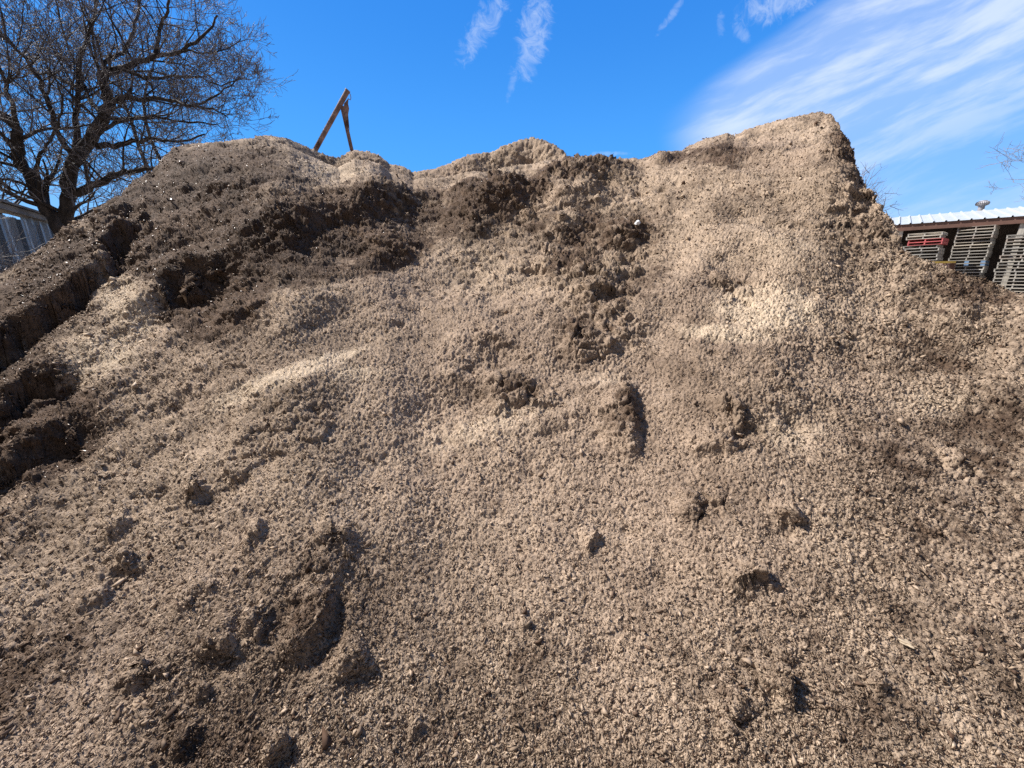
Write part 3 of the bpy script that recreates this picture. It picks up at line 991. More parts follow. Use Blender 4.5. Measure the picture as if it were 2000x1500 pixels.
# ------------------------------------------------------------------ bare trees
class Tubes:
    """many tapered tubes gathered in one mesh"""
    def __init__(s):
        s.V = []
        s.F = []
        s.n = 0

    def add(s, pts, rads, sides):
        P_ = np.array([tuple(p_) for p_ in pts])
        r_ = np.array(rads)
        n = len(P_)
        t = np.gradient(P_, axis=0)
        t /= np.linalg.norm(t, axis=1)[:, None] + 1e-9
        ref = np.array([0.31, 0.87, 0.38]) if abs(t[0][2]) > 0.8 else np.array([0.1, 0.2, 0.97])
        u = np.cross(t, ref)
        u /= np.linalg.norm(u, axis=1)[:, None] + 1e-9
        w = np.cross(t, u)
        a = np.arange(sides) * 2 * math.pi / sides
        ring = P_[:, None, :] + (u[:, None, :] * np.cos(a)[None, :, None] + w[:, None, :] * np.sin(a)[None, :, None]) * r_[:, None, None]
        s.V.append(ring.reshape(-1, 3))
        i = np.arange(n - 1)[:, None] * sides
        k = np.arange(sides)[None, :]
        k2 = (k + 1) % sides
        f = np.stack([i + k, i + k2, i + sides + k2, i + sides + k], -1).reshape(-1, 4) + s.n
        s.F.append(f)
        s.n += n * sides

    def build(s, name, mat, parent, loc, smooth=True):
        V_ = (np.concatenate(s.V) - np.array(loc)).astype(np.float32)
        F_ = np.concatenate(s.F).astype(np.int32)
        o = np_mesh(name, V_, F_, mat, {}, smooth=smooth)
        o.parent = parent
        return o


def grow(rnd, start, direction, length, r0, level, maxlevel, br, tw, up=0.12, wig=0.28, kids=(5, 5, 4, 3), small=0.004):
    seg = 5 + (level < 2) * 2
    pts = [start.copy()]
    d = direction.normalized()
    for i in range(seg):
        d = (d + Vector((rnd.gauss(0, wig), rnd.gauss(0, wig), rnd.gauss(0, wig) + up * 0.5)) * 0.6).normalized()
        pts.append(pts[-1] + d * length / seg)
    rads = [max(small, r0 * (1 - 0.72 * i / seg)) for i in range(seg + 1)]
    (br if level < 2 else tw).add(pts, rads, 7 if level == 0 else (5 if level == 1 else 3))
    if level >= maxlevel:
        return
    for k_ in range(kids[min(level, 3)]):
        f = rnd.uniform(0.15, 1.0)
        i = min(int(f * seg), seg - 1)
        pnt = pts[i].lerp(pts[i + 1], f * seg - i)
        t = (pts[i + 1] - pts[i]).normalized()
        side_ = Vector((rnd.gauss(0, 1), rnd.gauss(0, 1), rnd.gauss(0, 0.8) + 0.25))
        side_ = (side_ - t * side_.dot(t)).normalized()
        nd = (t * rnd.uniform(0.45, 1.0) + side_ * rnd.uniform(0.6, 1.0)).normalized()
        grow(rnd, pnt, nd, length * rnd.uniform(0.42, 0.72) * (1.1 - 0.35 * f), max(small, rads[i] * 0.55), level + 1, maxlevel, br, tw, up, wig, kids, small)


def guided(rnd, path, r0, r1, tb, br, tw, sides=9, kids=9, klen=(0.9, 2.2), lvl=1, maxlevel=4, jit_=0.02, **kw):
    """a limb that follows given points, sprouting branches"""
    pts = [Vector(p_) for p_ in path]
    fine = []
    for i in range(len(pts) - 1):
        a0 = pts[max(i - 1, 0)]
        a1, a2 = pts[i], pts[i + 1]
        a3 = pts[min(i + 2, len(pts) - 1)]
        for t in (0, 0.25, 0.5, 0.75):
            t2, t3 = t * t, t * t * t
            p_ = 0.5 * ((2 * a1) + (a2 - a0) * t + (2 * a0 - 5 * a1 + 4 * a2 - a3) * t2 + (3 * a1 - a0 - 3 * a2 + a3) * t3)
            fine.append(p_ + Vector((rnd.gauss(0, jit_), rnd.gauss(0, jit_), rnd.gauss(0, jit_))))
    fine.append(pts[-1])
    n = len(fine)
    rads = [(r0 + (r1 - r0) * (i / (n - 1)) ** 0.8) * rnd.uniform(0.93, 1.07) for i in range(n)]
    tb.add(fine, rads, sides)
    for k_ in range(kids):
        f = rnd.uniform(0.22, 1.0)
        i = min(int(f * (n - 1)), n - 2)
        t = (fine[i + 1] - fine[i]).normalized()
        side_ = Vector((rnd.gauss(0, 1), rnd.gauss(0, 1), rnd.gauss(0, 0.9) + 0.2))
        side_ = (side_ - t * side_.dot(t)).normalized()
        nd = (t * rnd.uniform(0.3, 0.9) + side_).normalized()
        grow(rnd, fine[i].copy(), nd, rnd.uniform(*klen), max(0.008, rads[i] * rnd.uniform(0.3, 0.5)), lvl, maxlevel, br, tw, **kw)


TY = 11.0
rnd = random.Random(5)
tr_base = at(128, 440, TY)
tree = empty('bare_tree', (tr_base.x, tr_base.y, 0))
tag(tree, 'large bare winter tree with forked dark trunk rising behind the left shoulder of the pile', 'tree')
tb, br, tw = Tubes(), Tubes(), Tubes()


def pth(lst, d0=0.0, d1=0.0):
    n = len(lst)
    return [at(x_, y_, TY + d0 + (d1 - d0) * i / (n - 1)) for i, (x_, y_) in enumerate(lst)]


kk = dict(kids=(5, 6, 5, 4), small=0.0048)
root_ = Vector((tr_base.x - 0.05, tr_base.y, -0.1))


def G(path, r0, r1, kids_, klen, sides=9, lvl=1, maxlevel=4, jit_=0.02, target=None):
    guided(rnd, path, r0, r1, target or tb, br, tw, sides, kids_, klen, lvl, maxlevel, jit_, **kk) if False else \
        guided(rnd, path, r0, r1, target or tb, br, tw, sides=sides, kids=kids_, klen=klen, lvl=lvl, maxlevel=maxlevel, jit_=jit_, up=0.16, wig=0.20, small=0.0040)


G([root_] + pth([(126, 470), (128, 430), (132, 375), (146, 310), (187, 262), (202, 226), (215, 198)], 0, 0.3), 0.19, 0.11, 8, (1.2, 2.4), 12)
G(pth([(124, 455), (104, 425), (78, 392), (52, 336), (37, 306), (34, 262), (12, 230), (-30, 205)], -0.05, -0.6), 0.17, 0.08, 12, (1.0, 2.2), 10)
G(pth([(132, 385), (150, 377), (194, 357), (231, 340), (285, 332), (340, 322)], 0, 0.5), 0.13, 0.035, 10, (0.8, 1.8), 8)
G(pth([(180, 285), (224, 284), (270, 274), (300, 270), (336, 276), (400, 262)], 0.1, 0.9), 0.08, 0.02, 12, (0.8, 1.7), 7)
G(pth([(213, 200), (235, 193), (261, 191), (317, 194), (373, 208), (415, 215), (445, 230)], 0.3, -0.2), 0.085, 0.012, 16, (0.7, 1.6), 7)
G(pth([(215, 198), (203, 165), (202, 146), (235, 134), (269, 122), (306, 108), (358, 97), (400, 67), (425, 30)], 0.3, 0.0), 0.12, 0.018, 18, (0.8, 1.8), 8)
G(pth([(202, 146), (205, 120), (240, 100), (262, 60), (272, 10), (290, -60)], 0.3, 0.8), 0.06, 0.02, 14, (0.8, 1.8), 6)
G(pth([(306, 108), (308, 70), (325, 30), (330, -10), (350, -70)], 0.1, -0.2), 0.045, 0.02, 10, (0.8, 1.6), 6)
G(pth([(146, 306), (112, 262), (92, 190), (60, 130), (10, 70), (-40, 10)], 0.1, -0.9), 0.075, 0.02, 16, (0.8, 2.0), 7)
G(pth([(150, 300), (150, 240), (152, 180), (160, 110), (188, 30), (200, -60)], 0.2, 0.4), 0.075, 0.025, 16, (0.8, 2.0), 7)
G(pth([(34, 262), (22, 200), (-5, 130), (-50, 60)], -0.5, -1.4), 0.06, 0.02, 12, (0.8, 1.9), 6)
G(pth([(80, 392), (76, 340), (80, 300), (104, 268), (120, 220), (112, 160)], -0.2, -1.0), 0.05, 0.016, 12, (0.7, 1.7), 6)
G(pth([(78, 392), (50, 362), (20, 350), (-30, 352)], -0.2, -0.9), 0.06, 0.02, 9, (0.7, 1.7), 6)
G(pth([(165, 170), (130, 160), (95, 145), (40, 150), (-20, 160)], 0.3, 0.9), 0.05, 0.014, 12, (0.7, 1.7), 6, target=br)
G(pth([(202, 226), (170, 190), (150, 130), (120, 60), (110, -20)], 0.3, 1.2), 0.05, 0.016, 13, (0.8, 1.8), 6, target=br)
G(pth([(187, 262), (230, 240), (290, 225), (340, 235), (400, 240), (440, 250)], 0.2, 1.4), 0.06, 0.012, 14, (0.7, 1.5), 6, target=br)
G(pth([(235, 134), (280, 150), (330, 150), (380, 150), (430, 165), (480, 150)], 0.3, 1.0), 0.05, 0.010, 14, (0.6, 1.3), 6, target=br)
G(pth([(358, 97), (395, 105), (430, 100), (470, 75)], 0, 0.3), 0.03, 0.009, 8, (0.5, 1.1), 5, target=br)
G(pth([(373, 208), (420, 190), (460, 160), (490, 145)], 0, 0.3), 0.03, 0.008, 8, (0.4, 0.9), 5, target=br)
lc = (tr_base.x, tr_base.y, 0)
trunk = tb.build('trunk', BARK, tree, lc)
brn = br.build('branches', BARK, tree, lc)
twn = tw.build('twigs', TWIG, tree, lc, smooth=False)
print('tree twigs', len(twn.data.vertices))


def wild_tree(label, px, py, Yd, height, seed, mat_t, mat_b, spread=1.0, r0=0.16, group=None, stems=1, n0=9, name='bare_tree', cat='tree', maxlevel=4, small=0.006):
    rn = random.Random(seed)
    b = at(px, py, Yd)
    t = empty(name, (b.x, b.y, 0))
    tag(t, label, cat, group)
    a_, c2, d2 = Tubes(), Tubes(), Tubes()
    for s_i in range(stems):
        lean = Vector((rn.gauss(0, 0.12) * stems, rn.gauss(0, 0.12) * stems, 1)).normalized()
        p0 = Vector((b.x + rn.gauss(0, 0.1) * (stems - 1), b.y + rn.gauss(0, 0.1) * (stems - 1), -0.1))
        path = [p0 + lean * (height * f) + Vector((rn.gauss(0, 0.10), rn.gauss(0, 0.10), 0)) * f * height * 0.3 for f in (0, 0.25, 0.5, 0.75, 0.93)]
        guided(rn, path, r0, r0 * 0.18, a_, c2, d2, sides=7, kids=n0, klen=(height * 0.22 * spread, height * 0.45 * spread), lvl=1, maxlevel=maxlevel, up=0.2, wig=0.25, small=small)
    a_.build('trunk', mat_b, t, (b.x, b.y, 0))
    c2.build('branches', mat_b, t, (b.x, b.y, 0))
    d2.build('twigs', mat_t, t, (b.x, b.y, 0), smooth=False)
    return t


wild_tree('smaller bare tree low behind the dark left crest, its twigs fanning above the mulch', 385, 330, 15.0, 9.6, 12, TWIG, BARK, 1.0, 0.14, n0=20)
wild_tree('leafless scrubby tree with tangled twigs behind the fork of the large tree', 262, 330, 16.0, 9.6, 31, TWIG, BARK, 0.9, 0.15, n0=18)
wild_tree('dark bare tree at the left edge beyond the metal wall', -20, 330, 17.0, 10.5, 41, TWIG, BARK, 0.9, 0.15, n0=18)
wild_tree('pale bare tree behind the white shed roof at the right edge of the photo', 2055, 400, 34.0, 13.5, 77, TWIG_PALE, TWIG_PALE, 0.95, 0.22, n0=20, small=0.010)
BY = 11.0
b0 = at(1690, 430, BY)
bush = empty('bare_bush', (b0.x, b0.y, 0))
tag(bush, 'thin bare bush whose pale twigs fan out past the dark right shoulder of the pile', 'bush')
rnq = random.Random(4)
q_a, q_b, q_c = Tubes(), Tubes(), Tubes()
crown_pt = at(1672, 440, BY)
guided(rnq, [Vector((b0.x, b0.y, -0.1)), Vector((b0.x - 0.1, b0.y, 1.2)), crown_pt], 0.05, 0.03, q_a, q_b, q_c, sides=7, kids=0)
for (x_, y_) in ((1694, 318), (1700, 330), (1709, 328), (1716, 345), (1726, 355), (1733, 372), (1741, 380), (1746, 398), (1738, 408), (1686, 330)):
    e_ = at(x_, y_, BY + rnq.uniform(-0.3, 0.3))
    mid_ = crown_pt.lerp(e_, 0.5) + Vector((-0.06, 0, 0.05))
    guided(rnq, [crown_pt, mid_, e_], 0.010, 0.0028, q_c, q_c, q_c, sides=4, kids=5, klen=(0.18, 0.45), lvl=2, maxlevel=3, jit_=0.008, up=0.2, wig=0.15, small=0.0022)
bl = (b0.x, b0.y, 0)
q_a.build('stem', TWIG_PALE, bush, bl)
q_c.build('twigs', TWIG_PALE, bush, bl, smooth=False)

# ------------------------------------------------------------------ metal building on the left
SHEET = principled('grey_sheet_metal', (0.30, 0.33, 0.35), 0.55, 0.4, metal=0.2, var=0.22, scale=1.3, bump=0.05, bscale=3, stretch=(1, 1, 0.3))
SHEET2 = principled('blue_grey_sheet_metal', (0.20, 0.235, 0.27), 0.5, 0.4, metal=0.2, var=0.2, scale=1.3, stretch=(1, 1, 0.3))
OLDROOF = principled('weathered_brown_roofing', (0.16, 0.145, 0.13), 0.9, 0.1, var=0.3, scale=1.5, bump=0.3, bscale=12)
Y1, Y2 = 9.2, 15.5
pa = at(-160, 440, Y1)
pb = at(108, 440, Y2)
dv = Vector((pb.x - pa.x, pb.y - pa.y, 0))
Lw = dv.length
angw = math.atan2(dv.y, dv.x)
lb_ = empty('metal_building', (pa.x, pa.y, 0), angw)
tag(lb_, 'grey ribbed metal building standing in tree shade at the left edge below the bare tree', 'building')
HW = 3.55


def ribbed(x0, x1, z0, z1, pitch=0.32, dep_=0.05):
    """vertical ribbed sheet in the local xz plane, with real thickness"""
    m = MB()
    prof = []
    x_ = x0
    while x_ < x1 - 1e-6:
        e = min(x_ + pitch, x1)
        prof += [(x_, 0.0), (x_ + (e - x_) * 0.62, 0.0), (x_ + (e - x_) * 0.72, -dep_), (x_ + (e - x_) * 0.90, -dep_)]
        x_ = e
    prof.append((x1, 0.0))
    n = len(prof)
    for (x__, y__) in prof:
        m.v += [Vector((x__, y__, z0)), Vector((x__, y__, z1)), Vector((x__, y__ + 0.02, z0)), Vector((x__, y__ + 0.02, z1))]
    for i in range(n - 1):
        a_, b_ = i * 4, (i + 1) * 4
        m.f += [(a_, b_, b_ + 1, a_ + 1), (a_ + 2, a_ + 3, b_ + 3, b_ + 2), (a_ + 1, b_ + 1, b_ + 3, a_ + 3), (a_, a_ + 2, b_ + 2, b_)]
    m.f += [(0, 1, 3, 2), ((n - 1) * 4, (n - 1) * 4 + 2, (n - 1) * 4 + 3, (n - 1) * 4 + 1)]
    return m


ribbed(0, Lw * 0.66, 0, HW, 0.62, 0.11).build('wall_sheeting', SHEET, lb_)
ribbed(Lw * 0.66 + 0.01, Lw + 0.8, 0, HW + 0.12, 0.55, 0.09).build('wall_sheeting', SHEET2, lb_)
m = MB()
for k_ in range(6):
    x_ = Lw * (0.05 + 0.17 * k_)
    m.box(x_, x_ + 0.14, -0.22, -0.115, 0, HW - 0.05)
m.build('wall_fin', SHEET2, lb_)
m = MB()
m.box(-0.3, Lw + 0.9, -0.25, 0.15, HW + 0.13, HW + 0.30)
m.build('eave_beam', OLDROOF, lb_)
m = MB()
m.v = [Vector(q_) for q_ in ((-0.4, -0.35, HW + 0.31), (Lw + 1.3, -0.35, HW + 0.31), (Lw + 1.3, 3.2, HW + 0.8), (-0.4, 3.2, HW + 0.8),
                             (-0.4, -0.35, HW + 0.37), (Lw + 1.3, -0.35, HW + 0.37), (Lw + 1.3, 3.2, HW + 0.86), (-0.4, 3.2, HW + 0.86))]
m.f = [(0, 3, 2, 1), (4, 5, 6, 7), (0, 1, 5, 4), (1, 2, 6, 5), (2, 3, 7, 6), (3, 0, 4, 7)]
m.build('roof', OLDROOF, lb_)

# a second low brownish building seen between the trunks
h0 = at(95, 420, 21.0)
h1 = at(330, 420, 21.0)
hb = empty('low_building', (h0.x, h0.y, 0), 0)
tag(hb, 'low weathered brown building seen between the two trunks of the large bare tree', 'building')
hl = h1.x - h0.x
WALLB = principled('brown_grey_siding', (0.17, 0.155, 0.14), 0.9, 0.1, var=0.25, scale=2.0, stretch=(1, 1, 0.4))
m = MB()
m.box(0, hl, 0, 3.0, 0, 3.2)
m.build('wall', WALLB, hb)
m = MB()
x0_, x1_ = -0.3, hl + 0.3
m.v = [Vector(q_) for q_ in ((x0_, -0.4, 3.203), (x1_, -0.4, 3.203), (x1_, 4.0, 4.45), (x0_, 4.0, 4.45), (x0_, -0.4, 3.30), (x1_, -0.4, 3.30), (x1_, 4.0, 4.55), (x0_, 4.0, 4.55))]
m.f = [(0, 3, 2, 1), (4, 5, 6, 7), (0, 1, 5, 4), (1, 2, 6, 5), (2, 3, 7, 6), (3, 0, 4, 7)]
m.build('roof', OLDROOF, hb)

# brush heap in front of the wall
rnb = random.Random(77)
bt = Tubes()
for k_ in range(420):
    px_ = rnb.uniform(-60, 170)
    p_ = at(px_, 500, 8.3 + (px_ + 60) * 0.013)
    p_ = Vector((p_.x + rnb.gauss(0, 0.35), p_.y + rnb.gauss(0, 0.3), rnb.uniform(0.2, 2.0)))
    d_ = Vector((rnb.gauss(0.5, 0.8), rnb.gauss(0, 0.5), rnb.gauss(0.1, 0.5)))
    grow(rnb, p_, d_, rnb.uniform(0.5, 1.3), rnb.uniform(0.008, 0.022), 3, 4, bt, bt, 0.0, 0.25, (3, 3, 3, 3), 0.004)
bo = bt.build('brush_heap', TWIG, None, (0, 0, 0), smooth=False)
tag(bo, 'tangled heap of cut brush against the grey metal wall on the left', 'brush', kind='stuff')

# ------------------------------------------------------------------ open shed on the right
ROOFM = principled('white_painted_roof_metal', (0.40, 0.42, 0.42), 0.45, 0.5, var=0.06, scale=0.8)
BROWN = principled('brown_fascia_paint', (0.155, 0.085, 0.065), 0.7, 0.3, var=0.2, scale=2.0)
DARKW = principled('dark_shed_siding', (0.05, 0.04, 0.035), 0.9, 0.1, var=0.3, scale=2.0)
POSTM = principled('weathered_post_wood', (0.48, 0.44, 0.38), 0.85, 0.2, var=0.25, scale=3.0, stretch=(3, 3, 0.4))
ea = at(1755, 442, 21.9)
HE = 4.50
eang = R(-43)
shed = empty('open_shed', (ea.x, ea.y, 0), eang)
tag(shed, 'long open shed with white ribbed metal roof and brown fascia behind the pallet stacks', 'shed')
# local x runs to the right and nearer, local y runs back
XA, XB, YB = -5.0, 9.0, 4.6
m = MB()
rise = 0.95
pitch = 0.42
xs_ = np.arange(XA, XB + 1e-6, pitch)
prof = []
for x_ in xs_[:-1]:
    prof += [(x_, 0), (x_ + pitch - 0.075, 0), (x_ + pitch - 0.06, 0.06), (x_ + pitch - 0.015, 0.06)]
prof.append((xs_[-1], 0))
for (x_, h_) in prof:
    m.v += [Vector((x_, -0.30, HE + 0.05 + h_)), Vector((x_, YB + 0.2, HE + 0.05 + rise + h_)),
            Vector((x_, -0.30, HE + 0.04 + h_)), Vector((x_, YB + 0.2, HE + 0.04 + rise + h_))]
for i in range(len(prof) - 1):
    a_, b_ = i * 4, i * 4 + 4
    m.f += [(a_, b_, b_ + 1, a_ + 1), (a_ + 2, a_ + 3, b_ + 3, b_ + 2), (a_, a_ + 2, b_ + 2, b_), (a_ + 1, b_ + 1, b_ + 3, a_ + 3)]
m.build('roof', ROOFM, shed)
m = MB()
m.box(XA, XB, -0.25, -0.20, HE - 0.27, HE + 0.03)
m.build('fascia', BROWN, shed)
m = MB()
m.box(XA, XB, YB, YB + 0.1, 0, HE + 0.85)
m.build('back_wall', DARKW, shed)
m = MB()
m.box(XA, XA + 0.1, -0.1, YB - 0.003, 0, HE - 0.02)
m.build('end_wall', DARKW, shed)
pw = at(1990, 450, 18.9)
for px_, Yp in ((1990, 19.3), (1760, 22.0)):
    w_ = at(px_, 450, Yp)
    lx = (Vector((w_.x - ea.x, w_.y - ea.y, 0))).dot(Vector((math.cos(eang), math.sin(eang), 0)))
    m = MB()
    m.box(lx - 0.09, lx + 0.09, -0.17, 0.02, 0, HE - 0.005)
    m.build('post', POSTM, shed)
# round turbine ventilator on the roof
va = at(1913, 418, 23.4)
VENT = principled('galvanised_vent_metal', (0.30, 0.29, 0.31), 0.6, 0.3, metal=0.2, var=0.15, scale=5)
vt = empty('roof_ventilator', (va.x, va.y, 0))
tag(vt, 'small round metal ventilator on top of the white shed roof', 'ventilator')
vd_local = Vector((va.x - ea.x, va.y - ea.y, 0))
ly = vd_local.dot(Vector((-math.sin(eang), math.cos(eang), 0)))
zr = HE + 0.05 + rise * (ly + 0.3) / (YB + 0.5)
m = MB()
m.tube([(0, 0, zr - 0.03), (0, 0, zr + 0.22)], [0.13, 0.13], 16)
m.build('neck', VENT, vt, smooth=False)
m = MB()
zz = zr + 0.215
for k_ in range(24):
    a_ = 2 * math.pi * k_ / 24
    ring = [(0.14, 0.0), (0.24, 0.05), (0.27, 0.13), (0.24, 0.21), (0.14, 0.26)]
    b_ = len(m.v)
    for (r_, h_) in ring:
        for da in (-0.10, 0.10):
            m.v.append(Vector((math.cos(a_ + da) * (r_ + da * 0.12), math.sin(a_ + da) * (r_ + da * 0.12), zz + h_)))
    for i in range(4):
        m.f.append((b_ + 2 * i, b_ + 2 * i + 1, b_ + 2 * i + 3, b_ + 2 * i + 2))
m.build('vane_cage', VENT, vt)
m = MB()
m.tube([(0, 0, zz + 0.25), (0, 0, zz + 0.28), (0, 0, zz + 0.30)], [0.17, 0.15, 0.03], 20)
m.build('cap', VENT, vt)

# ------------------------------------------------------------------ pallet stacks
W_GREY = principled('weathered_pallet_wood', (0.33, 0.31, 0.28), 0.85, 0.2, var=0.3, scale=4.0, stretch=(0.5, 3, 3))
W_PALE = principled('pale_pallet_wood', (0.47, 0.42, 0.35), 0.8, 0.2, var=0.2, scale=4.0, stretch=(0.5, 3, 3))
W_DARK = principled('dark_pallet_wood', (0.34, 0.29, 0.25), 0.9, 0.15, var=0.3, scale=4.0, stretch=(0.5, 3, 3))
W_RED = principled('red_painted_pallet_wood', (0.42, 0.10, 0.10), 0.7, 0.3, var=0.25, scale=5.0)
W_BLUE = principled('blue_painted_block', (0.13, 0.22, 0.36), 0.7, 0.3, var=0.2, scale=5.0)
W_WHITE = principled('white_painted_board', (0.72, 0.70, 0.66), 0.7, 0.3, var=0.1, scale=5.0)
W_YEL = principled('yellow_painted_board', (0.72, 0.52, 0.13), 0.7, 0.3, var=0.15, scale=5.0)
PW, PD = 1.22, 1.02
PH = 0.146


def boards(z0, z1, n, seed, wdt=0.10, over=0.0):
    """boards running along x (the lit face), spread over the depth"""
    rn = random.Random(seed)
    m = MB()
    for i in range(n):
        y_ = (PD - wdt) * i / (n - 1)
        m.box(-over + rn.uniform(-0.012, 0.012), PW + over + rn.uniform(-0.012, 0.012), y_, y_ + wdt, z0, z1 - rn.uniform(0, 0.003))
    return m


def pallet_proto(kind):
    p_ = empty('pallet')
    mats = {'grey': (W_GREY, W_GREY), 'pale': (W_PALE, W_GREY), 'dark': (W_DARK, W_DARK), 'red': (W_RED, W_RED), 'blue': (W_GREY, W_BLUE), 'white': (W_WHITE, W_GREY)}[kind]
    boards(PH - 0.023, PH - 0.002, 7, 1).build('top_deck', mats[0], p_)
    boards(0.002, 0.022, 5, 2).build('bottom_deck', mats[0], p_)
    for i in range(3):
        m = MB()
        x_ = 0.004 + i * (PW / 2 - 0.024)
        if kind == 'blue':
            x_ = 0.006 + i * (PW / 2 - 0.08)
            for j_ in range(3):
                m = MB()
                m.box(x_, x_ + 0.145, 0.006 + j_ * (PD / 2 - 0.08), 0.151 + j_ * (PD / 2 - 0.08), 0.0225, PH - 0.0235)
                m.build('block', mats[1], p_)
            continue
        else:
            m.box(x_, x_ + 0.042, 0.006, PD - 0.006, 0.0225, PH - 0.0235)
        m.build('stringer', mats[1], p_)
    return p_


protos = {}
used = set()


def place_pallet(kind, loc, rz, label):
    if kind not in protos:
        protos[kind] = pallet_proto(kind)
        o = protos[kind]
    else:
        src_ = protos[kind]
        o = src_.copy()
        COL.objects.link(o)
        for ch in list(src_.children):
            c_2 = ch.copy()
            c_2.parent = o
            COL.objects.link(c_2)
    o.location = loc
    o.rotation_euler = (0, 0, rz)
    tag(o, label, 'pallet', 'wooden pallets stacked beside the shed')
    return o


ORD = ['topmost', 'second', 'third', 'fourth', 'fifth', 'sixth', 'seventh', 'eighth', 'ninth', 'tenth', 'eleventh', 'twelfth', 'thirteenth', 'fourteenth', 'fifteenth',
       'sixteenth', 'seventeenth', 'eighteenth', 'nineteenth', 'twentieth', 'twenty-first', 'twenty-second', 'twenty-third', 'twenty-fourth', 'twenty-fifth',
       'twenty-sixth', 'twenty-seventh', 'twenty-eighth', 'twenty-ninth', 'thirtieth']
KWORD = {'grey': 'weathered grey', 'pale': 'paler weathered', 'dark': 'dark brown', 'red': 'red painted', 'blue': 'grey pallet with blue blocks,', 'white': 'pallet with white deck boards,'}
SA = 58
rs = random.Random(3)
stacks = [
    # name, px ratio x, Y, count, special kinds (index from the top)
    ('left stack nearest the mulch', at(1776, 452, 20.4), 27, {3: 'red', 2: 'red', 0: 'pale', 1: 'pale'}),
    ('tallest middle stack', at(1873, 439, 20.3), 29, {0: 'dark', 6: 'pale', 5: 'pale', 11: 'blue', 12: 'blue', 14: 'white', 1: 'pale'}),
    ('right-hand stack at the photo edge', at(1968, 459, 18.3), 25, {12: 'pale', 9: 'pale', 14: 'pale'}),
]
for si, (nm, tl, cnt, spec) in enumerate(stacks):
    h_top = tl.z
    for k_ in range(cnt):
        from_top = cnt - 1 - k_
        kd = spec.get(from_top, rs.choice(['grey', 'grey', 'grey', 'grey', 'pale', 'dark']))
        z_ = k_ * PH * (h_top / (cnt * PH)) if False else k_ * PH
        jx, jy, jr = rs.gauss(0, 0.022), rs.gauss(0, 0.022), rs.gauss(0, 0.012)
        if kd == 'red':
            jx += 0.05
        if from_top == 0 and si == 0:
            jr += 0.03
        if from_top == 10 and si == 2:
            jx -= 0.10
        a_ = R(-SA) + jr
        loc = Vector((tl.x, tl.y, z_)) + Vector((math.cos(R(-SA)), math.sin(R(-SA)), 0)) * jx + Vector((-math.sin(R(-SA)), math.cos(R(-SA)), 0)) * jy
        ordn = ORD[from_top]
        if kd in ('blue', 'white'):
            lab = ('blue-blocked pallet, ' if kd == 'blue' else 'white pallet, ') + ordn + ' from top of the ' + nm
        else:
            lab = KWORD[kd] + ' pallet, ' + ordn + ' from top of the ' + nm
        if from_top == 0:
            lab = lab.replace(' from top of', ' in')
        place_pallet(kd, loc, a_, lab)

# rusty drum-like tank standing between the two stacks, and the yellow board lying on it
dk = at(1852, 511, 18.6)
drum = empty('rusty_tank', (dk.x, dk.y, 0))
tag(drum, 'dark rusty round tank top between the left and middle pallet stacks', 'tank')
m = MB()
m.tube([(0, 0, 0), (0, 0, dk.z - 0.12)], [0.26, 0.26], 24)
m.build('shell', RUST, drum)
m = MB()
m.tube([(0, 0, dk.z - 0.12), (0, 0, dk.z - 0.08)], [0.275, 0.275], 24)
m.build('rim', RUST, drum)
ya = at(1812, 510, 18.7)
yb_ = at(1846, 512, 18.5)
m = MB()
dd = (yb_ - ya)
xx = dd.normalized()
zz_ = Vector((0, 0, 1))
yv = zz_.cross(xx).normalized()
zv = xx.cross(yv)
M_ = Matrix((xx, yv, zv)).transposed().to_4x4()
zt = dk.z - 0.078 + 0.001
m.box(0, dd.length + 0.35, -0.06, 0.06, 0, 0.09)
yo = m.build('painted_board', W_YEL)
yo.location = (ya.x, ya.y, zt)
yo.rotation_euler = (0, 0, math.atan2(dd.y, dd.x))
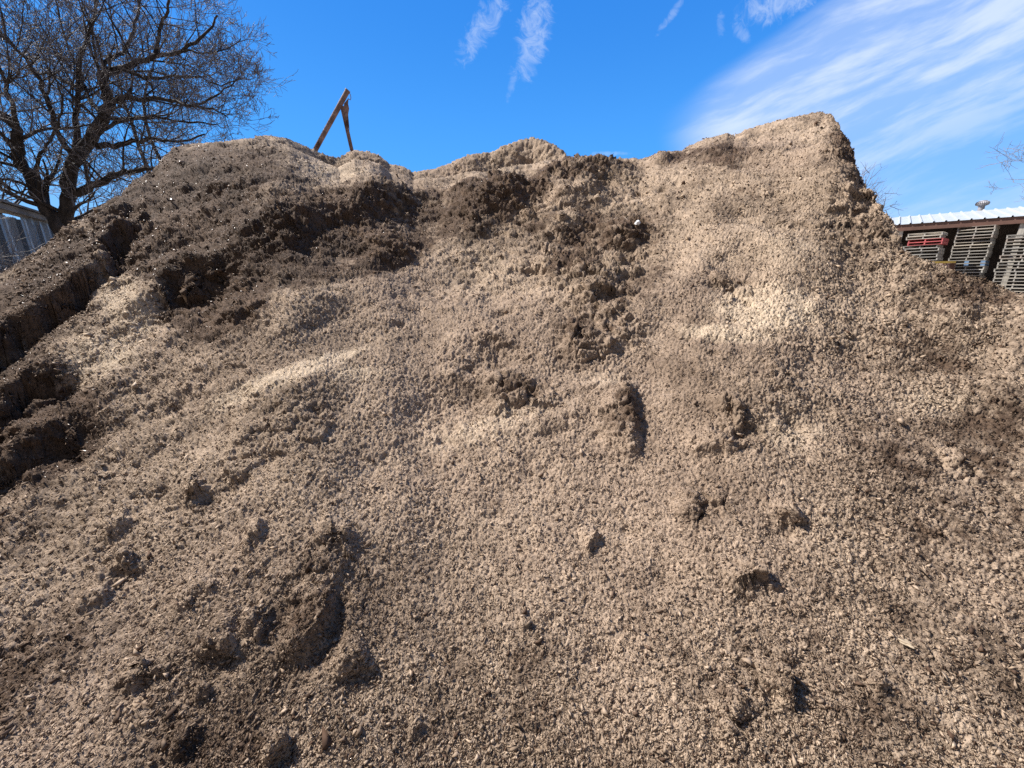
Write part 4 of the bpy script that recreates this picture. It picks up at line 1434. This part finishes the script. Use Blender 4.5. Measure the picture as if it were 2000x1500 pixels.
tag(yo, 'yellow painted wooden board just above the mulch below the left pallet stack', 'board')

# white scrap lying in a hollow of the pile
from mathutils.bvhtree import BVHTree


def surf_hit(px, py):
    d_ = (at(px, py, 10) - Vector((0, 0, EYE)))
    a_ = math.atan2(d_.x, d_.y)
    cidx = int(np.argmin(np.abs(az - a_)))
    e_ = (Z[:, cidx] - EYE) / np.hypot(X[:, cidx], Y[:, cidx])
    te = d_.z / math.hypot(d_.x, d_.y)
    kk_ = np.where(e_ >= te)[0]
    i_ = kk_[0] if len(kk_) else NRR // 2
    return Vector((X[i_, cidx], Y[i_, cidx], Z[i_, cidx]))


SCRAP = principled('white_foam_scrap', (0.82, 0.82, 0.80), 0.7, 0.3, var=0.05, scale=20)


def lump(name, pos, rad, squash, mat, seed, elong=1.0):
    bm = bmesh.new()
    bmesh.ops.create_icosphere(bm, subdivisions=3, radius=1.0)
    rn = random.Random(seed)
    ph = [rn.uniform(0, 6) for _ in range(6)]
    for v in bm.verts:
        c = v.co
        k_ = 1 + 0.16 * math.sin(3 * c.x + ph[0]) * math.sin(4 * c.y + ph[1]) + 0.12 * math.sin(6 * c.z + ph[2] + 3 * c.x)
        v.co = Vector((c.x * elong, c.y, c.z * squash)) * k_ * rad
    me = bpy.data.meshes.new(name)
    bm.to_mesh(me)
    bm.free()
    me.materials.append(mat)
    o = bpy.data.objects.new(name, me)
    o.location = pos
    o.rotation_euler = (rn.uniform(-0.3, 0.3), rn.uniform(-0.3, 0.3), rn.uniform(0, 6))
    COL.objects.link(o)
    return o


sp = surf_hit(1244, 444)
so = lump('foam_scrap', sp + Vector((0, 0, 0.02)), 0.028, 0.8, SCRAP, 4)
tag(so, 'small white scrap lying in a dark hollow below the middle of the crest', 'scrap')
STONE = principled('brown_stone', (0.36, 0.28, 0.19), 0.7, 0.3, var=0.2, scale=15)
sp = surf_hit(1768, 1258)
so = lump('stone', sp + Vector((0, 0, 0.006)), 0.014, 0.55, STONE, 14, 1.7)
tag(so, 'smooth tan stone lying on the mulch at the lower right', 'stone')
